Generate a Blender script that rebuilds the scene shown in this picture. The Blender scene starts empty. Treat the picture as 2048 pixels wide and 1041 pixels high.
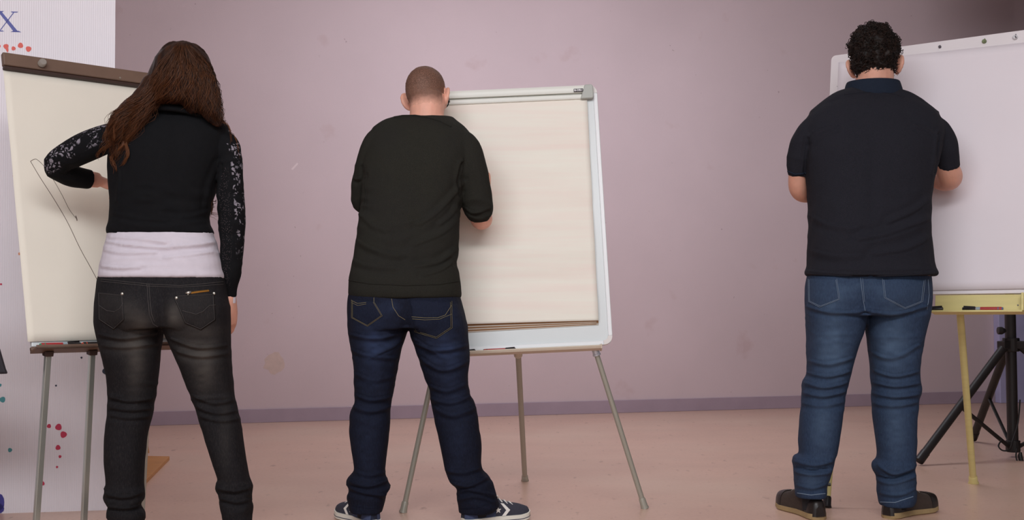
import bpy, bmesh, math, random
import numpy as np
from mathutils import Vector, Matrix, noise as mnoise
from mathutils.bvhtree import BVHTree
from mathutils.geometry import delaunay_2d_cdt

random.seed(7)
scene = bpy.context.scene
COL = scene.collection

# ------------------------------------------------------------------ camera
IMG_W, IMG_H, FOC = 2048.0, 1041.0, 2300.0
CAM_H = 0.82
PITCH = math.atan2(84.5, FOC)
ROLL = 0.006
C0 = Vector((0, 0, CAM_H))
FWD = Vector((0, math.cos(PITCH), math.sin(PITCH)))
_r0, _u0 = Vector((1, 0, 0)), Vector((0, -math.sin(PITCH), math.cos(PITCH)))
RGT = _r0 * math.cos(ROLL) - _u0 * math.sin(ROLL)
UPV = _r0 * math.sin(ROLL) + _u0 * math.cos(ROLL)
cam_data = bpy.data.cameras.new('camera')
cam_data.sensor_width = 36.0
cam_data.lens = 36.0 * FOC / IMG_W
cam_data.clip_start, cam_data.clip_end = 0.05, 100
cam = bpy.data.objects.new('camera', cam_data)
COL.objects.link(cam)
cam.matrix_world = Matrix(((RGT.x, UPV.x, -FWD.x, C0.x), (RGT.y, UPV.y, -FWD.y, C0.y),
                           (RGT.z, UPV.z, -FWD.z, C0.z), (0, 0, 0, 1)))
scene.camera = cam

# ------------------------------------------------------------------ light
world = bpy.data.worlds.new('world')
scene.world = world
world.use_nodes = True
wb = world.node_tree.nodes['Background']
wb.inputs[0].default_value = (0.86, 0.88, 0.96, 1)
wb.inputs[1].default_value = 0.22

def area_light(name, loc, target, sx, sy, power, color, spread=180):
    d = bpy.data.lights.new(name, 'AREA')
    d.shape = 'RECTANGLE'; d.size = sx; d.size_y = sy
    d.energy = power; d.color = color; d.spread = math.radians(spread)
    o = bpy.data.objects.new(name, d)
    o.location = loc
    o.rotation_euler = (Vector(target) - Vector(loc)).to_track_quat('-Z', 'Y').to_euler()
    COL.objects.link(o)
    return o

# broad daylight from the windows behind the photographer, and the ceiling lamps of the room
area_light('window_daylight', (-1.2, -3.6, 2.3), (0.3, 8.0, 1.3), 6.0, 2.0, 45, (0.94, 0.96, 1.0), 120)
area_light('ceiling_lamp_back', (0.5, 6.2, 3.40), (0.60, 7.6, 0.6), 2.8, 0.7, 74, (0.87, 0.92, 1.0), 160)
area_light('ceiling_lamp_front', (-0.2, 0.6, 3.35), (0.1, 4.0, 0.9), 4.2, 1.2, 165, (0.95, 0.97, 1.0), 170)

vs = scene.view_settings
vs.view_transform = 'Standard'
vs.look = 'None'
vs.gamma = 1.0
vs.use_curve_mapping = False
vs.exposure = 0.0

# ------------------------------------------------------------------ helpers
def W(px, py, Y):
    """world point on the pixel's ray at depth Y"""
    d = FWD * FOC + RGT * (px - IMG_W / 2) - UPV * (py - IMG_H / 2)
    return C0 + d * (Y / d.y)

def FL(px, py):
    d = FWD * FOC + RGT * (px - IMG_W / 2) - UPV * (py - IMG_H / 2)
    return C0 + d * (-CAM_H / d.z)

def proj(P):
    q = np.asarray(P, float) - np.array(C0)
    z = q @ np.array(FWD)
    return np.stack([IMG_W / 2 + FOC * (q @ np.array(RGT)) / z, IMG_H / 2 - FOC * (q @ np.array(UPV)) / z], 1)

def lin(r, g, b):
    f = lambda c: (c / 255) / 12.92 if c / 255 <= 0.04045 else ((c / 255 + 0.055) / 1.055) ** 2.4
    return (f(r), f(g), f(b), 1.0)

def vnoise(P, seed=0):
    P = np.asarray(P, float)
    i = np.floor(P).astype(np.int64)
    f = P - i
    f = f * f * (3 - 2 * f)
    def h(x, y, z):
        n = (x * 374761393 + y * 668265263 + z * 2147483647 + seed * 1442695041) & 0xffffffff
        n = ((n ^ (n >> 13)) * 1274126177) & 0xffffffff
        n = ((n ^ (n >> 16)) * 2246822519) & 0xffffffff
        return ((n ^ (n >> 15)) & 0xffff) / 32767.5 - 1
    o = 0
    for dx in (0, 1):
        for dy in (0, 1):
            for dz in (0, 1):
                w = (f[:, 0] if dx else 1 - f[:, 0]) * (f[:, 1] if dy else 1 - f[:, 1]) * (f[:, 2] if dz else 1 - f[:, 2])
                o = o + w * h(i[:, 0] + dx, i[:, 1] + dy, i[:, 2] + dz)
    return o

class MB:
    def __init__(self):
        self.v = []; self.f = []
    def add(self, vs_, fs_):
        n = len(self.v)
        self.v += [tuple(p) for p in vs_]
        self.f += [tuple(i + n for i in f) for f in fs_]
        return self
    def box(self, lo, hi, fr=None):
        x0, y0, z0 = lo; x1, y1, z1 = hi
        c = [(x0, y0, z0), (x1, y0, z0), (x1, y1, z0), (x0, y1, z0), (x0, y0, z1), (x1, y0, z1), (x1, y1, z1), (x0, y1, z1)]
        if fr: c = [fr.p(*q) for q in c]
        return self.add(c, [(0, 3, 2, 1), (4, 5, 6, 7), (0, 1, 5, 4), (1, 2, 6, 5), (2, 3, 7, 6), (3, 0, 4, 7)])
    def loft(self, rings, caps=True):
        n = len(rings[0]); vv = [p for r in rings for p in r]; ff = []
        for a in range(len(rings) - 1):
            for k in range(n):
                k2 = (k + 1) % n
                ff.append((a * n + k, a * n + k2, (a + 1) * n + k2, (a + 1) * n + k))
        if caps:
            ff.append(tuple(reversed(range(n))))
            ff.append(tuple((len(rings) - 1) * n + k for k in range(n)))
        return self.add(vv, ff)
    def tube(self, pts, rad, seg=10, caps=True, flat=1.0):
        pts = [Vector(p) for p in pts]
        if not hasattr(rad, '__len__'): rad = [rad] * len(pts)
        rings = []; prev = None
        for i, p in enumerate(pts):
            t = (pts[min(i + 1, len(pts) - 1)] - pts[max(i - 1, 0)])
            if t.length < 1e-9: t = Vector((0, 0, 1))
            t.normalize()
            if prev is None:
                a = Vector((0, 1, 0)) if abs(t.y) < 0.9 else Vector((1, 0, 0))
                u = t.cross(a).normalized()
            else:
                u = (prev - t * prev.dot(t))
                u = u.normalized() if u.length > 1e-6 else t.orthogonal().normalized()
            prev = u
            w = t.cross(u)
            rings.append([p + (u * math.cos(2 * math.pi * k / seg) + w * math.sin(2 * math.pi * k / seg) * flat) * rad[i] for k in range(seg)])
        return self.loft(rings, caps)
    def ellipsoid(self, c, r, M=None, nu=20, nv=12):
        rings = []
        for j in range(1, nv):
            a = math.pi * j / nv
            rings.append([(math.sin(a) * math.cos(2 * math.pi * k / nu) * r[0], math.sin(a) * math.sin(2 * math.pi * k / nu) * r[1], math.cos(a) * r[2]) for k in range(nu)])
        vv = [p for q in rings for p in q]; ff = []
        for a in range(len(rings) - 1):
            for k in range(nu):
                k2 = (k + 1) % nu
                ff.append((a * nu + k, (a + 1) * nu + k, (a + 1) * nu + k2, a * nu + k2))
        top = len(vv); vv.append((0, 0, r[2])); vv.append((0, 0, -r[2]))
        for k in range(nu):
            k2 = (k + 1) % nu
            ff.append((top, k, k2)); b = (len(rings) - 1) * nu
            ff.append((top + 1, b + k2, b + k))
        vv = [Vector(p) + Vector(c) for p in vv]
        if M is not None: vv = [M @ p for p in vv]
        return self.add(vv, ff)
    def prism(self, poly, z0, z1, fr=None):
        n = len(poly)
        a = [(x, y, z0) for x, y in poly] + [(x, y, z1) for x, y in poly]
        if fr: a = [fr.p(*q) for q in a]
        ff = [tuple(reversed(range(n))), tuple(range(n, 2 * n))] + [(k, (k + 1) % n, n + (k + 1) % n, n + k) for k in range(n)]
        return self.add(a, ff)
    def mesh(self, name='m'):
        me = bpy.data.meshes.new(name)
        me.from_pydata([tuple(p) for p in self.v], [], self.f)
        me.update()
        return me
    def build(self, name, mat, parent=None, loc=None, bevel=0, bseg=2, smooth=False, fixn=True):
        return put(name, self.mesh(name), mat, parent, loc, bevel, bseg, smooth, fixn)

def put(name, me, mat, parent=None, loc=None, bevel=0, bseg=2, smooth=False, fixn=True):
    """link a mesh given in world coordinates; its origin is the parent's, or loc"""
    if loc is None:
        loc = Vector((0, 0, 0))
    org = Vector(parent['_org']) if parent is not None and '_org' in parent else Vector(loc)
    if bevel or fixn:
        bm = bmesh.new(); bm.from_mesh(me)
        if fixn: bmesh.ops.recalc_face_normals(bm, faces=bm.faces)
        if bevel:
            es = [e for e in bm.edges if len(e.link_faces) == 2 and e.calc_face_angle(0) > 0.5]
            bmesh.ops.bevel(bm, geom=es, offset=bevel, segments=bseg, affect='EDGES', profile=0.5, clamp_overlap=True)
        bm.to_mesh(me); bm.free()
    me.transform(Matrix.Translation(-org))
    o = bpy.data.objects.new(name, me)
    me.name = name
    COL.objects.link(o)
    if parent is not None:
        o.parent = parent
    else:
        o.location = org
    o['_org'] = tuple(org)
    if mat: me.materials.append(M[mat] if isinstance(mat, str) else mat)
    if smooth:
        me.polygons.foreach_set('use_smooth', [True] * len(me.polygons))
        if smooth != 'all':
            try: me.set_sharp_from_angle(angle=0.7)
            except Exception: pass
    return o

def thing(name, label, cat, loc, group=None):
    o = bpy.data.objects.new(name, None)
    o.empty_display_size = 0.1
    o.location = loc
    o['_org'] = tuple(loc)
    COL.objects.link(o)
    return tag(o, label, cat, group)

def tag(o, label, cat=None, group=None, kind=None):
    if label: o['label'] = label
    if cat: o['category'] = cat
    if group: o['group'] = group
    if kind: o['kind'] = kind
    return o

class Frame:
    """u right, v up, n out of the face"""
    def __init__(self, o, u, v, n=None):
        self.o = Vector(o); self.u = Vector(u).normalized()
        v = Vector(v); self.v = (v - self.u * v.dot(self.u)).normalized()
        self.n = self.u.cross(self.v) if n is None else Vector(n)
    def p(self, a, b, c=0):
        return self.o + self.u * a + self.v * b + self.n * c
    def inv(self, P):
        d = Vector(P) - self.o
        return d.dot(self.u), d.dot(self.v), d.dot(self.n)
    def hit(self, px, py, c=0):
        """(a, b) where the pixel's ray meets the face"""
        d = FWD * FOC + RGT * (px - IMG_W / 2) - UPV * (py - IMG_H / 2)
        t = (self.p(0, 0, c) - C0).dot(self.n) / d.dot(self.n)
        a, b, _ = self.inv(C0 + d * t)
        return a, b

def catmull(pts, n=6):
    pts = [np.array(p, float) for p in pts]
    out = []
    for i in range(len(pts) - 1):
        p0 = pts[max(i - 1, 0)]; p1 = pts[i]; p2 = pts[i + 1]; p3 = pts[min(i + 2, len(pts) - 1)]
        for k in range(n):
            t = k / n
            out.append(0.5 * (2 * p1 + (p2 - p0) * t + (2 * p0 - 5 * p1 + 4 * p2 - p3) * t * t + (3 * p1 - p0 - 3 * p2 + p3) * t ** 3))
    out.append(pts[-1])
    return out

# ------------------------------------------------------------------ materials
M = {}
def mat(name, col, rough=0.6, metal=0.0, var=0.0, vscale=20, bump=0.0, bscale=200, spec=0.5, col2=None, sub=0.0, coat=0.0, detail=4, stretch=None):
    m = bpy.data.materials.new(name); m.use_nodes = True
    nt = m.node_tree; b = nt.nodes['Principled BSDF']
    b.inputs['Base Color'].default_value = col
    b.inputs['Roughness'].default_value = rough
    b.inputs['Metallic'].default_value = metal
    b.inputs['Specular IOR Level'].default_value = spec
    b.inputs['Coat Weight'].default_value = coat
    if sub:
        b.inputs['Subsurface Weight'].default_value = sub
        b.inputs['Subsurface Radius'].default_value = (0.012, 0.005, 0.003)
        b.inputs['Subsurface Scale'].default_value = 0.6
    tc = nt.nodes.new('ShaderNodeTexCoord')
    src = tc.outputs['Object']
    if stretch:
        mp = nt.nodes.new('ShaderNodeMapping'); mp.inputs['Scale'].default_value = stretch
        nt.links.new(src, mp.inputs[0]); src = mp.outputs[0]
    if var or col2:
        n = nt.nodes.new('ShaderNodeTexNoise'); n.inputs['Scale'].default_value = vscale; n.inputs['Detail'].default_value = detail
        nt.links.new(src, n.inputs['Vector'])
        mx = nt.nodes.new('ShaderNodeMix'); mx.data_type = 'RGBA'
        c2 = col2 or tuple(min(1, c * (1 + var)) for c in col[:3]) + (1,)
        c1 = col if col2 else tuple(c * (1 - var) for c in col[:3]) + (1,)
        mx.inputs[6].default_value = c1; mx.inputs[7].default_value = c2
        cr = nt.nodes.new('ShaderNodeMapRange'); cr.inputs[1].default_value = 0.3; cr.inputs[2].default_value = 0.7
        nt.links.new(n.outputs[0], cr.inputs[0]); nt.links.new(cr.outputs[0], mx.inputs[0])
        nt.links.new(mx.outputs[2], b.inputs['Base Color'])
    if bump:
        n2 = nt.nodes.new('ShaderNodeTexNoise'); n2.inputs['Scale'].default_value = bscale; n2.inputs['Detail'].default_value = 2
        nt.links.new(src, n2.inputs['Vector'])
        bp = nt.nodes.new('ShaderNodeBump'); bp.inputs['Strength'].default_value = bump; bp.inputs['Distance'].default_value = 0.002
        nt.links.new(n2.outputs[0], bp.inputs['Height']); nt.links.new(bp.outputs[0], b.inputs['Normal'])
    M[name] = m
    return m

def base_link(m):
    """socket that now feeds the base colour (or None) and the input itself"""
    b = m.node_tree.nodes['Principled BSDF']
    i = b.inputs['Base Color']
    return (i.links[0].from_socket if i.links else None), i

def mix_in(m, fac_socket, col):
    """mix col over the present base colour by a factor socket"""
    nt = m.node_tree
    s, i = base_link(m)
    mx = nt.nodes.new('ShaderNodeMix'); mx.data_type = 'RGBA'
    if s: nt.links.new(s, mx.inputs[6])
    else: mx.inputs[6].default_value = i.default_value
    if isinstance(col, tuple): mx.inputs[7].default_value = col
    else: nt.links.new(col, mx.inputs[7])
    nt.links.new(fac_socket, mx.inputs[0])
    nt.links.new(mx.outputs[2], i)
    return mx

def node(m, t, **kw):
    n = m.node_tree.nodes.new(t)
    for k, v in kw.items():
        if k in n.inputs: n.inputs[k].default_value = v
        else: setattr(n, k, v)
    return n

def attr_fac(m, name, lo=0, hi=1):
    a = node(m, 'ShaderNodeAttribute', attribute_name=name)
    r = node(m, 'ShaderNodeMapRange'); r.inputs[1].default_value = lo; r.inputs[2].default_value = hi
    m.node_tree.links.new(a.outputs['Fac'], r.inputs[0])
    return r.outputs[0]

def noise_fac(m, scale, lo, hi, detail=3, stretch=None, kind='ShaderNodeTexNoise'):
    L = m.node_tree.links
    tc = node(m, 'ShaderNodeTexCoord'); src = tc.outputs['Object']
    if stretch:
        mp = node(m, 'ShaderNodeMapping'); mp.inputs['Scale'].default_value = stretch
        L.new(src, mp.inputs[0]); src = mp.outputs[0]
    n = node(m, kind); n.inputs['Scale'].default_value = scale
    if kind == 'ShaderNodeTexNoise': n.inputs['Detail'].default_value = detail
    L.new(src, n.inputs['Vector'])
    r = node(m, 'ShaderNodeMapRange'); r.inputs[1].default_value = lo; r.inputs[2].default_value = hi
    L.new(n.outputs[0], r.inputs[0])
    return r.outputs[0]

def mul(m, a, b):
    n = node(m, 'ShaderNodeMath', operation='MULTIPLY')
    m.node_tree.links.new(a, n.inputs[0])
    if isinstance(b, float): n.inputs[1].default_value = b
    else: m.node_tree.links.new(b, n.inputs[1])
    return n.outputs[0]

# setting
w = mat('wall_paint', lin(207, 186, 190), 0.72, var=0.035, vscale=1.3, bump=0.25, bscale=260, spec=0.25)
mix_in(w, mul(w, noise_fac(w, 3.2, 0.66, 0.74, 5), 0.25), lin(176, 138, 134))       # rubbed stains
mix_in(w, mul(w, noise_fac(w, 26, 0.76, 0.80, 2), 0.5), lin(140, 110, 112))         # small marks
f = mat('floor_lino', lin(210, 174, 155), 0.32, var=0.05, vscale=2.2, bump=0.05, bscale=90, spec=0.4, stretch=(1, 1.6, 1))
mix_in(f, mul(f, noise_fac(f, 60, 0.52, 0.75, 4), 0.3), lin(170, 130, 112))
mix_in(f, mul(f, noise_fac(f, 9, 0.64, 0.72, 6, (2.6, 1, 1)), 0.55), lin(140, 100, 84))     # scuffs
mix_in(f, mul(f, noise_fac(f, 1.1, 0.45, 0.7, 4), 0.5), lin(216, 190, 170))
mat('baseboard_vinyl', lin(165, 145, 158), 0.5, var=0.05, vscale=6)
mat('pilaster_paint', lin(176, 170, 205), 0.6, var=0.05, vscale=8)
mat('curtain_cloth', lin(42, 34, 48), 0.9, var=0.2, vscale=30)
mat('plaster_white', lin(225, 222, 220), 0.8)
# panel
p = mat('corrugated_plastic', lin(236, 229, 235), 0.45, var=0.02, vscale=3)
mat('letter_blue', lin(88, 92, 165), 0.5)
mat('splash_coral', lin(226, 96, 84), 0.5); mat('splash_crimson', lin(196, 48, 82), 0.5)
mat('splash_teal', lin(78, 150, 158), 0.5); mat('splash_navy', lin(36, 44, 66), 0.5)
mat('splash_indigo', lin(64, 58, 140), 0.5); mat('splash_orange', lin(224, 150, 110), 0.5)
mat('plywood', lin(190, 132, 74), 0.55, var=0.12, vscale=10, stretch=(1, 8, 8))
# easels
mat('paper_cream', lin(236, 228, 214), 0.85, var=0.02, vscale=4, spec=0.2)
mat('paper_ivory', lin(243, 240, 228), 0.85, vscale=3, spec=0.2, col2=lin(243, 230, 220), stretch=(.5, .5, 9))  # pinkish level streaks paint the shading of the wavy paper into its colour
mat('paper_kraft', lin(176, 132, 92), 0.85, spec=0.2)
mat('paper_white', lin(236, 228, 234), 0.6, var=0.015, vscale=3, spec=0.25)
mat('board_white', lin(218, 223, 224), 0.3, spec=0.4)
mat('board_cream', lin(233, 226, 229), 0.4)
mat('frame_white', lin(236, 238, 240), 0.35)
mat('clamp_cream', lin(226, 226, 218), 0.35)
mat('cap_grey', lin(176, 178, 172), 0.45)
mat('frame_corner', lin(226, 220, 216), 0.45)
mat('tray_beige', lin(214, 200, 182), 0.45)
mat('leg_grey', lin(168, 164, 152), 0.4, metal=0.25)
mat('leg_chrome', lin(190, 196, 190), 0.28, metal=0.75)
mat('steel_tip', lin(215, 222, 235), 0.3, metal=0.4)
mat('clamp_brown', lin(112, 88, 74), 0.5, var=0.08, vscale=14)
mat('clamp_dark', lin(58, 38, 32), 0.55)
mat('knob_grey', lin(150, 142, 134), 0.5)
mat('wood_yellow', lin(222, 208, 142), 0.5, var=0.05, vscale=6, stretch=(1, 1, 10))
mat('ink_line', lin(104, 86, 76), 0.7)
mat('magnet_green', lin(120, 132, 96), 0.5); mat('magnet_dark', lin(90, 84, 92), 0.5); mat('magnet_white', lin(214, 212, 216), 0.4)
mat('plastic_black', lin(26, 22, 24), 0.4); mat('plastic_red', lin(168, 40, 44), 0.4)
mat('plastic_green', lin(36, 140, 96), 0.4); mat('plastic_orange', lin(208, 70, 40), 0.4)
mat('plastic_blue', lin(70, 96, 148), 0.4); mat('plastic_silver', lin(150, 164, 172), 0.4)
mat('badge_black', lin(48, 40, 44), 0.5); mat('badge_white', lin(240, 238, 240), 0.5)
mat('stand_black', lin(30, 26, 26), 0.5, var=0.15, vscale=12); mat('cable_black', lin(24, 22, 22), 0.55)
mat('chair_black', lin(34, 28, 36), 0.7)
# people
mat('skin_light', lin(232, 172, 150), 0.5, var=0.06, vscale=30, sub=0.25, bump=0.1, bscale=400)
mat('skin_tan', lin(214, 158, 136), 0.5, var=0.07, vscale=30, sub=0.25, bump=0.1, bscale=400)
mat('jersey_black', lin(12, 12, 15), 0.9, var=0.12, vscale=60, bump=0.3, bscale=700, spec=0.2)
mat('jersey_white', lin(206, 197, 206), 0.9, var=0.03, vscale=40, bump=0.3, bscale=700, spec=0.2)
k = mat('knit_olive', lin(41, 40, 35), 0.95, var=0.22, vscale=420, bump=0.5, bscale=800, spec=0.15, detail=2)
mix_in(k, mul(k, noise_fac(k, 5, 0.4, 0.7), 0.35), lin(36, 34, 36))
mat('pique_navy', lin(34, 34, 41), 0.92, var=0.16, vscale=300, bump=0.4, bscale=700, spec=0.18, detail=2)
mat('collar_navy', lin(28, 36, 50), 0.9, var=0.1, vscale=200, bump=0.3, bscale=600, spec=0.2)
def denim(name, dark, light, thread):
    m = mat(name, dark, 0.85, var=0.14, vscale=160, bump=0.4, bscale=900, spec=0.2, detail=3, stretch=(1, 1, 0.35))
    mix_in(m, attr_fac(m, 'fade'), light)
    mix_in(m, mul(m, noise_fac(m, 340, 0.45, 0.75, 2, (1, 1, 0.25)), 0.14), light)
    mat(name + '_thread', thread, 0.8)
denim('denim_black', lin(24, 22, 25), lin(80, 75, 71), lin(62, 57, 56))
denim('denim_indigo', lin(16, 19, 34), lin(50, 63, 94), lin(126, 116, 88))
denim('denim_blue', lin(42, 56, 80), lin(86, 108, 134), lin(112, 128, 148))
mat('brass', lin(196, 150, 76), 0.35, metal=0.9); mat('rivet_silver', lin(200, 196, 186), 0.3, metal=0.9)
mat('canvas_navy', lin(58, 68, 98), 0.85, var=0.1, vscale=300, bump=0.3, bscale=900)
mat('suede_navy', lin(56, 56, 68), 0.9, var=0.1, vscale=200)
mat('rubber_white', lin(232, 228, 216), 0.55); mat('lace_white', lin(236, 232, 226), 0.8); mat('stripe_navy', lin(70, 70, 90), 0.6)
mat('leather_black', lin(36, 30, 28), 0.38, var=0.12, vscale=60, bump=0.2, bscale=300); mat('suede_brown', lin(62, 50, 44), 0.85, var=0.12, vscale=120)
mat('sole_tan', lin(164, 140, 100), 0.6, var=0.06, vscale=40); mat('sole_dark', lin(60, 46, 38), 0.6)
mat('wall_filler', lin(203, 178, 170), 0.8, var=.05, vscale=30); mat('tape', lin(224, 204, 206), .5); mat('sock_dark', lin(30, 28, 32), .9)
mat('glasses_black', lin(40, 30, 30), 0.35)
def hair_mat(name, c1, c2, rough=0.5):
    m = mat(name, c1, rough, spec=0.25)
    mix_in(m, attr_fac(m, 'tone'), c2)
    return m
hair_mat('hair_brown', lin(32, 17, 12), lin(112, 66, 36), 0.5)
hair_mat('hair_dark', lin(18, 11, 9), lin(44, 28, 21), 0.6)
# ------------------------------------------------------------------ setting
wl, wr = FL(300, 852), FL(1990, 806)
wu = (wr - wl).normalized()
WALLF = Frame(wl, wu, (0, 0, 1))            # n points to the room
LEN = (wr - wl).length
CEIL = 3.45

def structure(o, label=None):
    o['kind'] = 'structure'
    if label: o['label'] = label
    return o

b = MB()
NX, NY = 1, 1
b.box((-5.0, -0.05, -0.12), (LEN + 3.0, CEIL, 0.0), WALLF)
structure(b.build('wall_back', 'wall_paint'), 'pinkish lilac painted back wall with faint stains')
wb_ = bpy.data.objects['wall_back']
a, bb = WALLF.hit(549, 727, 0)
MB().prism([(a + .068 * (1 + .16 * math.sin(3 * k) + .1 * math.sin(5 * k)) * math.cos(k * .3927), bb + .075 * (1 + .14 * math.sin(2.3 * k)) * math.sin(k * .3927)) for k in range(16)], 0.0, .0008, WALLF).build('filler_patch', 'wall_filler', wb_)
a, bb = WALLF.hit(589, 333, 0)
MB().prism([(a - .024, bb - .020), (a - .012, bb - .026), (a + .026, bb + .018), (a + .018, bb + .026)], 0.0, .0008, WALLF).build('tape_scrap', 'tape', wb_)
lend = WALLF.p(-5.0, 0, 0)
b = MB(); b.box((lend.x - 0.12, -4.0, -0.05), (lend.x, lend.y + 0.2, CEIL))
structure(b.build('wall_left', 'wall_paint'), 'pinkish lilac painted side wall outside the view')
b = MB(); b.box((lend.x - 0.2, -4.0, -0.05), (8.2, WALLF.p(LEN + 3, 0, 0).y + 0.3, 0.0))
structure(b.build('floor', 'floor_lino'), 'pinkish beige scuffed linoleum floor')
b = MB(); b.box((lend.x - 0.2, -1.0, CEIL), (8.2, WALLF.p(LEN + 3, 0, 0).y + 0.3, CEIL + 0.1))
structure(b.build('ceiling', 'plaster_white'), 'plain pale ceiling above the view')
b = MB()
b.box((-5.0, 0.0, 0.0), (LEN - 0.012, 0.094, 0.012), WALLF)
structure(b.build('baseboard_back', 'baseboard_vinyl', bevel=0.003), 'greyish lavender baseboard along the back wall')
b = MB()
b.box((LEN, 0.0, 0.0), (LEN + 0.23, 1.05, 0.07), WALLF)
structure(b.build('trim_1', 'pilaster_paint', bevel=0.006), 'low lilac painted upstand at the right end of the back wall')
b = MB()
b.box((3.1, 7.55, 2.92), (7.0, 7.95, CEIL))  # beam out of view, added to cast shade on the wall's upper right
structure(b.build('shade_beam', 'plaster_white', bevel=.01), 'unseen ceiling beam added above the view to shade the upper right wall')
# dark curtain hung along the right side, its edge just inside the frame
b = MB()
A0 = WALLF.p(LEN + 0.262, 0, 0.10)
ring_b, ring_t = [], []
n = 150
path = []
for i in range(n + 1):
    t = i / n
    y = A0.y - t * 4.2
    x = A0.x + 0.035 * math.sin(i * 0.55) + 0.012 * math.sin(i * 1.7) + t * 0.15 + (0.035 if i else 0.05)
    path.append((x, y))
vv, ff = [], []
for (x, y) in path:
    vv += [(x, y, 0.03), (x + 0.003 * math.sin(y * 9), y, CEIL)]
for i in range(n): ff.append((2 * i, 2 * i + 2, 2 * i + 3, 2 * i + 1))
b.add(vv, ff)
cur = b.build('curtain', 'curtain_cloth', loc=(A0.x, A0.y, 0), smooth='all', fixn=False)
md = cur.modifiers.new('thickness', 'SOLIDIFY'); md.thickness = 0.006
tag(cur, 'dark plum curtain hanging beside the back wall at the right edge', 'curtain')

# ------------------------------------------------------------------ corrugated panel on the left
pr, pl = FL(224, 1021), FL(0, 1028)
pu = (pr - pl).normalized()
PF = Frame(pl, pu, (0, 0, 1))
PW = (pr - pl).length
panel = thing('display_panel', 'tall white corrugated plastic panel with blue letter and paint splashes', 'panel', pl)
b = MB()
x0, x1, H, pitch = -1.3, PW, 2.45, 0.0085
cols = int((x1 - x0) / pitch * 4)
fr_, bk_ = [], []
for i in range(cols + 1):
    a = x0 + (x1 - x0) * i / cols
    c = 0.00035 * math.cos(2 * math.pi * i / 4)
    fr_.append((a, c))
vv, ff = [], []
for a, c in fr_:
    vv += [PF.p(a, 0, c), PF.p(a, H, c), PF.p(a, 0, -0.006), PF.p(a, H, -0.006)]
for i in range(cols):
    j = 4 * i
    ff += [(j, j + 4, j + 5, j + 1), (j + 2, j + 3, j + 7, j + 6), (j + 1, j + 5, j + 7, j + 3), (j, j + 2, j + 6, j + 4)]
ff += [(0, 1, 3, 2), (4 * cols, 4 * cols + 2, 4 * cols + 3, 4 * cols + 1)]
b.add(vv, ff)
b.build('sheet', 'corrugated_plastic', panel)
def splash(px, py, r, m, drop=None):
    a, bb = PF.hit(px, py, 0.001)
    r *= 4.55 / FOC
    pts = []
    for k in range(14):
        t = 2 * math.pi * k / 14
        rr = r * (1 + 0.08 * math.sin(3 * t + px))
        pts.append((a + rr * math.cos(t), bb + rr * 1.05 * math.sin(t)))
    if drop: pts[11] = (pts[11][0] + drop[0], pts[11][1] + drop[1]); pts[12] = (pts[12][0] + drop[0] * .8, pts[12][1] + drop[1] * .6)
    MB().prism(pts, 0.0007, 0.0012, PF).build('paint_splash', m, panel)
for q in ((12, 93, 5, 'splash_coral', (0.004, -0.014)), (27, 97, 4, 'splash_coral'), (41, 91, 5.2, 'splash_coral'), (57, 98, 5.4, 'splash_coral'), (-4, 92, 5, 'splash_coral'),
          (98, 853, 4, 'splash_crimson'), (117, 855, 6.2, 'splash_crimson'), (127, 870, 6.2, 'splash_crimson'), (116, 896, 4.8, 'splash_crimson'), (120, 914, 2.8, 'splash_crimson'), (114, 935, 2.2, 'splash_crimson'), (85, 968, 4, 'splash_crimson'),
          (5, 800, 5.5, 'splash_teal'), (0, 771, 3, 'splash_teal'), (20, 901, 4, 'splash_teal'),
          (212, 743, 7, 'splash_navy'), (163, 716, 2, 'splash_navy'), (188, 718, 2, 'splash_navy'), (112, 772, 1.8, 'splash_navy'),
          (-8, 1006, 17, 'splash_indigo'), (-4, 1018, 11, 'splash_indigo'), (39, 508, 2.6, 'splash_orange'), (27, 352, 1.6, 'splash_orange'), (2, 569, 2, 'splash_crimson')):
    splash(*q)
b = MB()
def letter(poly): b.prism([PF.hit(x, y, 0.001) for x, y in poly][::-1], 0.0007, 0.0013, PF)
letter([(-4, 23), (3, 23), (36, 63), (27, 63)])
letter([(26.5, 25), (28.5, 25), (1, 61), (-1, 61)])
letter([(21, 23), (36.5, 23.5), (34, 25.2), (24, 25.2)])
letter([(21, 64), (42.5, 64.5), (37, 61.5), (26, 62)])
letter([(-9, 22), (8, 22), (5, 24), (-5, 24)])
letter([(-7, 63), (8, 63), (5, 61), (-3, 61)])
b.build('printed_letter', 'letter_blue', panel)['label'] = 'blue serif capital letter X'
# timber foot and brace that hold the panel up from behind
foot = thing('timber_foot', 'plywood triangular foot with a brace on the floor behind the panel', 'panel stand', FL(260, 935))
tri = [FL(339, 921), FL(285, 976), FL(236, 976), FL(236, 919)]
tri = [(q.x, q.y) for q in tri]
MB().prism(tri, 0.0, 0.02).build('base_plate', 'plywood', foot, bevel=0.002)
q0, q1 = FL(289, 918), W(262, 770, 5.0)
MB().tube([q0 + Vector((-0.02, 0.05, 0.02)), q0 + Vector((-0.03, 0.05, 0.12)), q1 + Vector((-0.05, 0, 0))], [0.03, 0.024, 0.02], 4).build('brace', 'plywood', foot)

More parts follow.
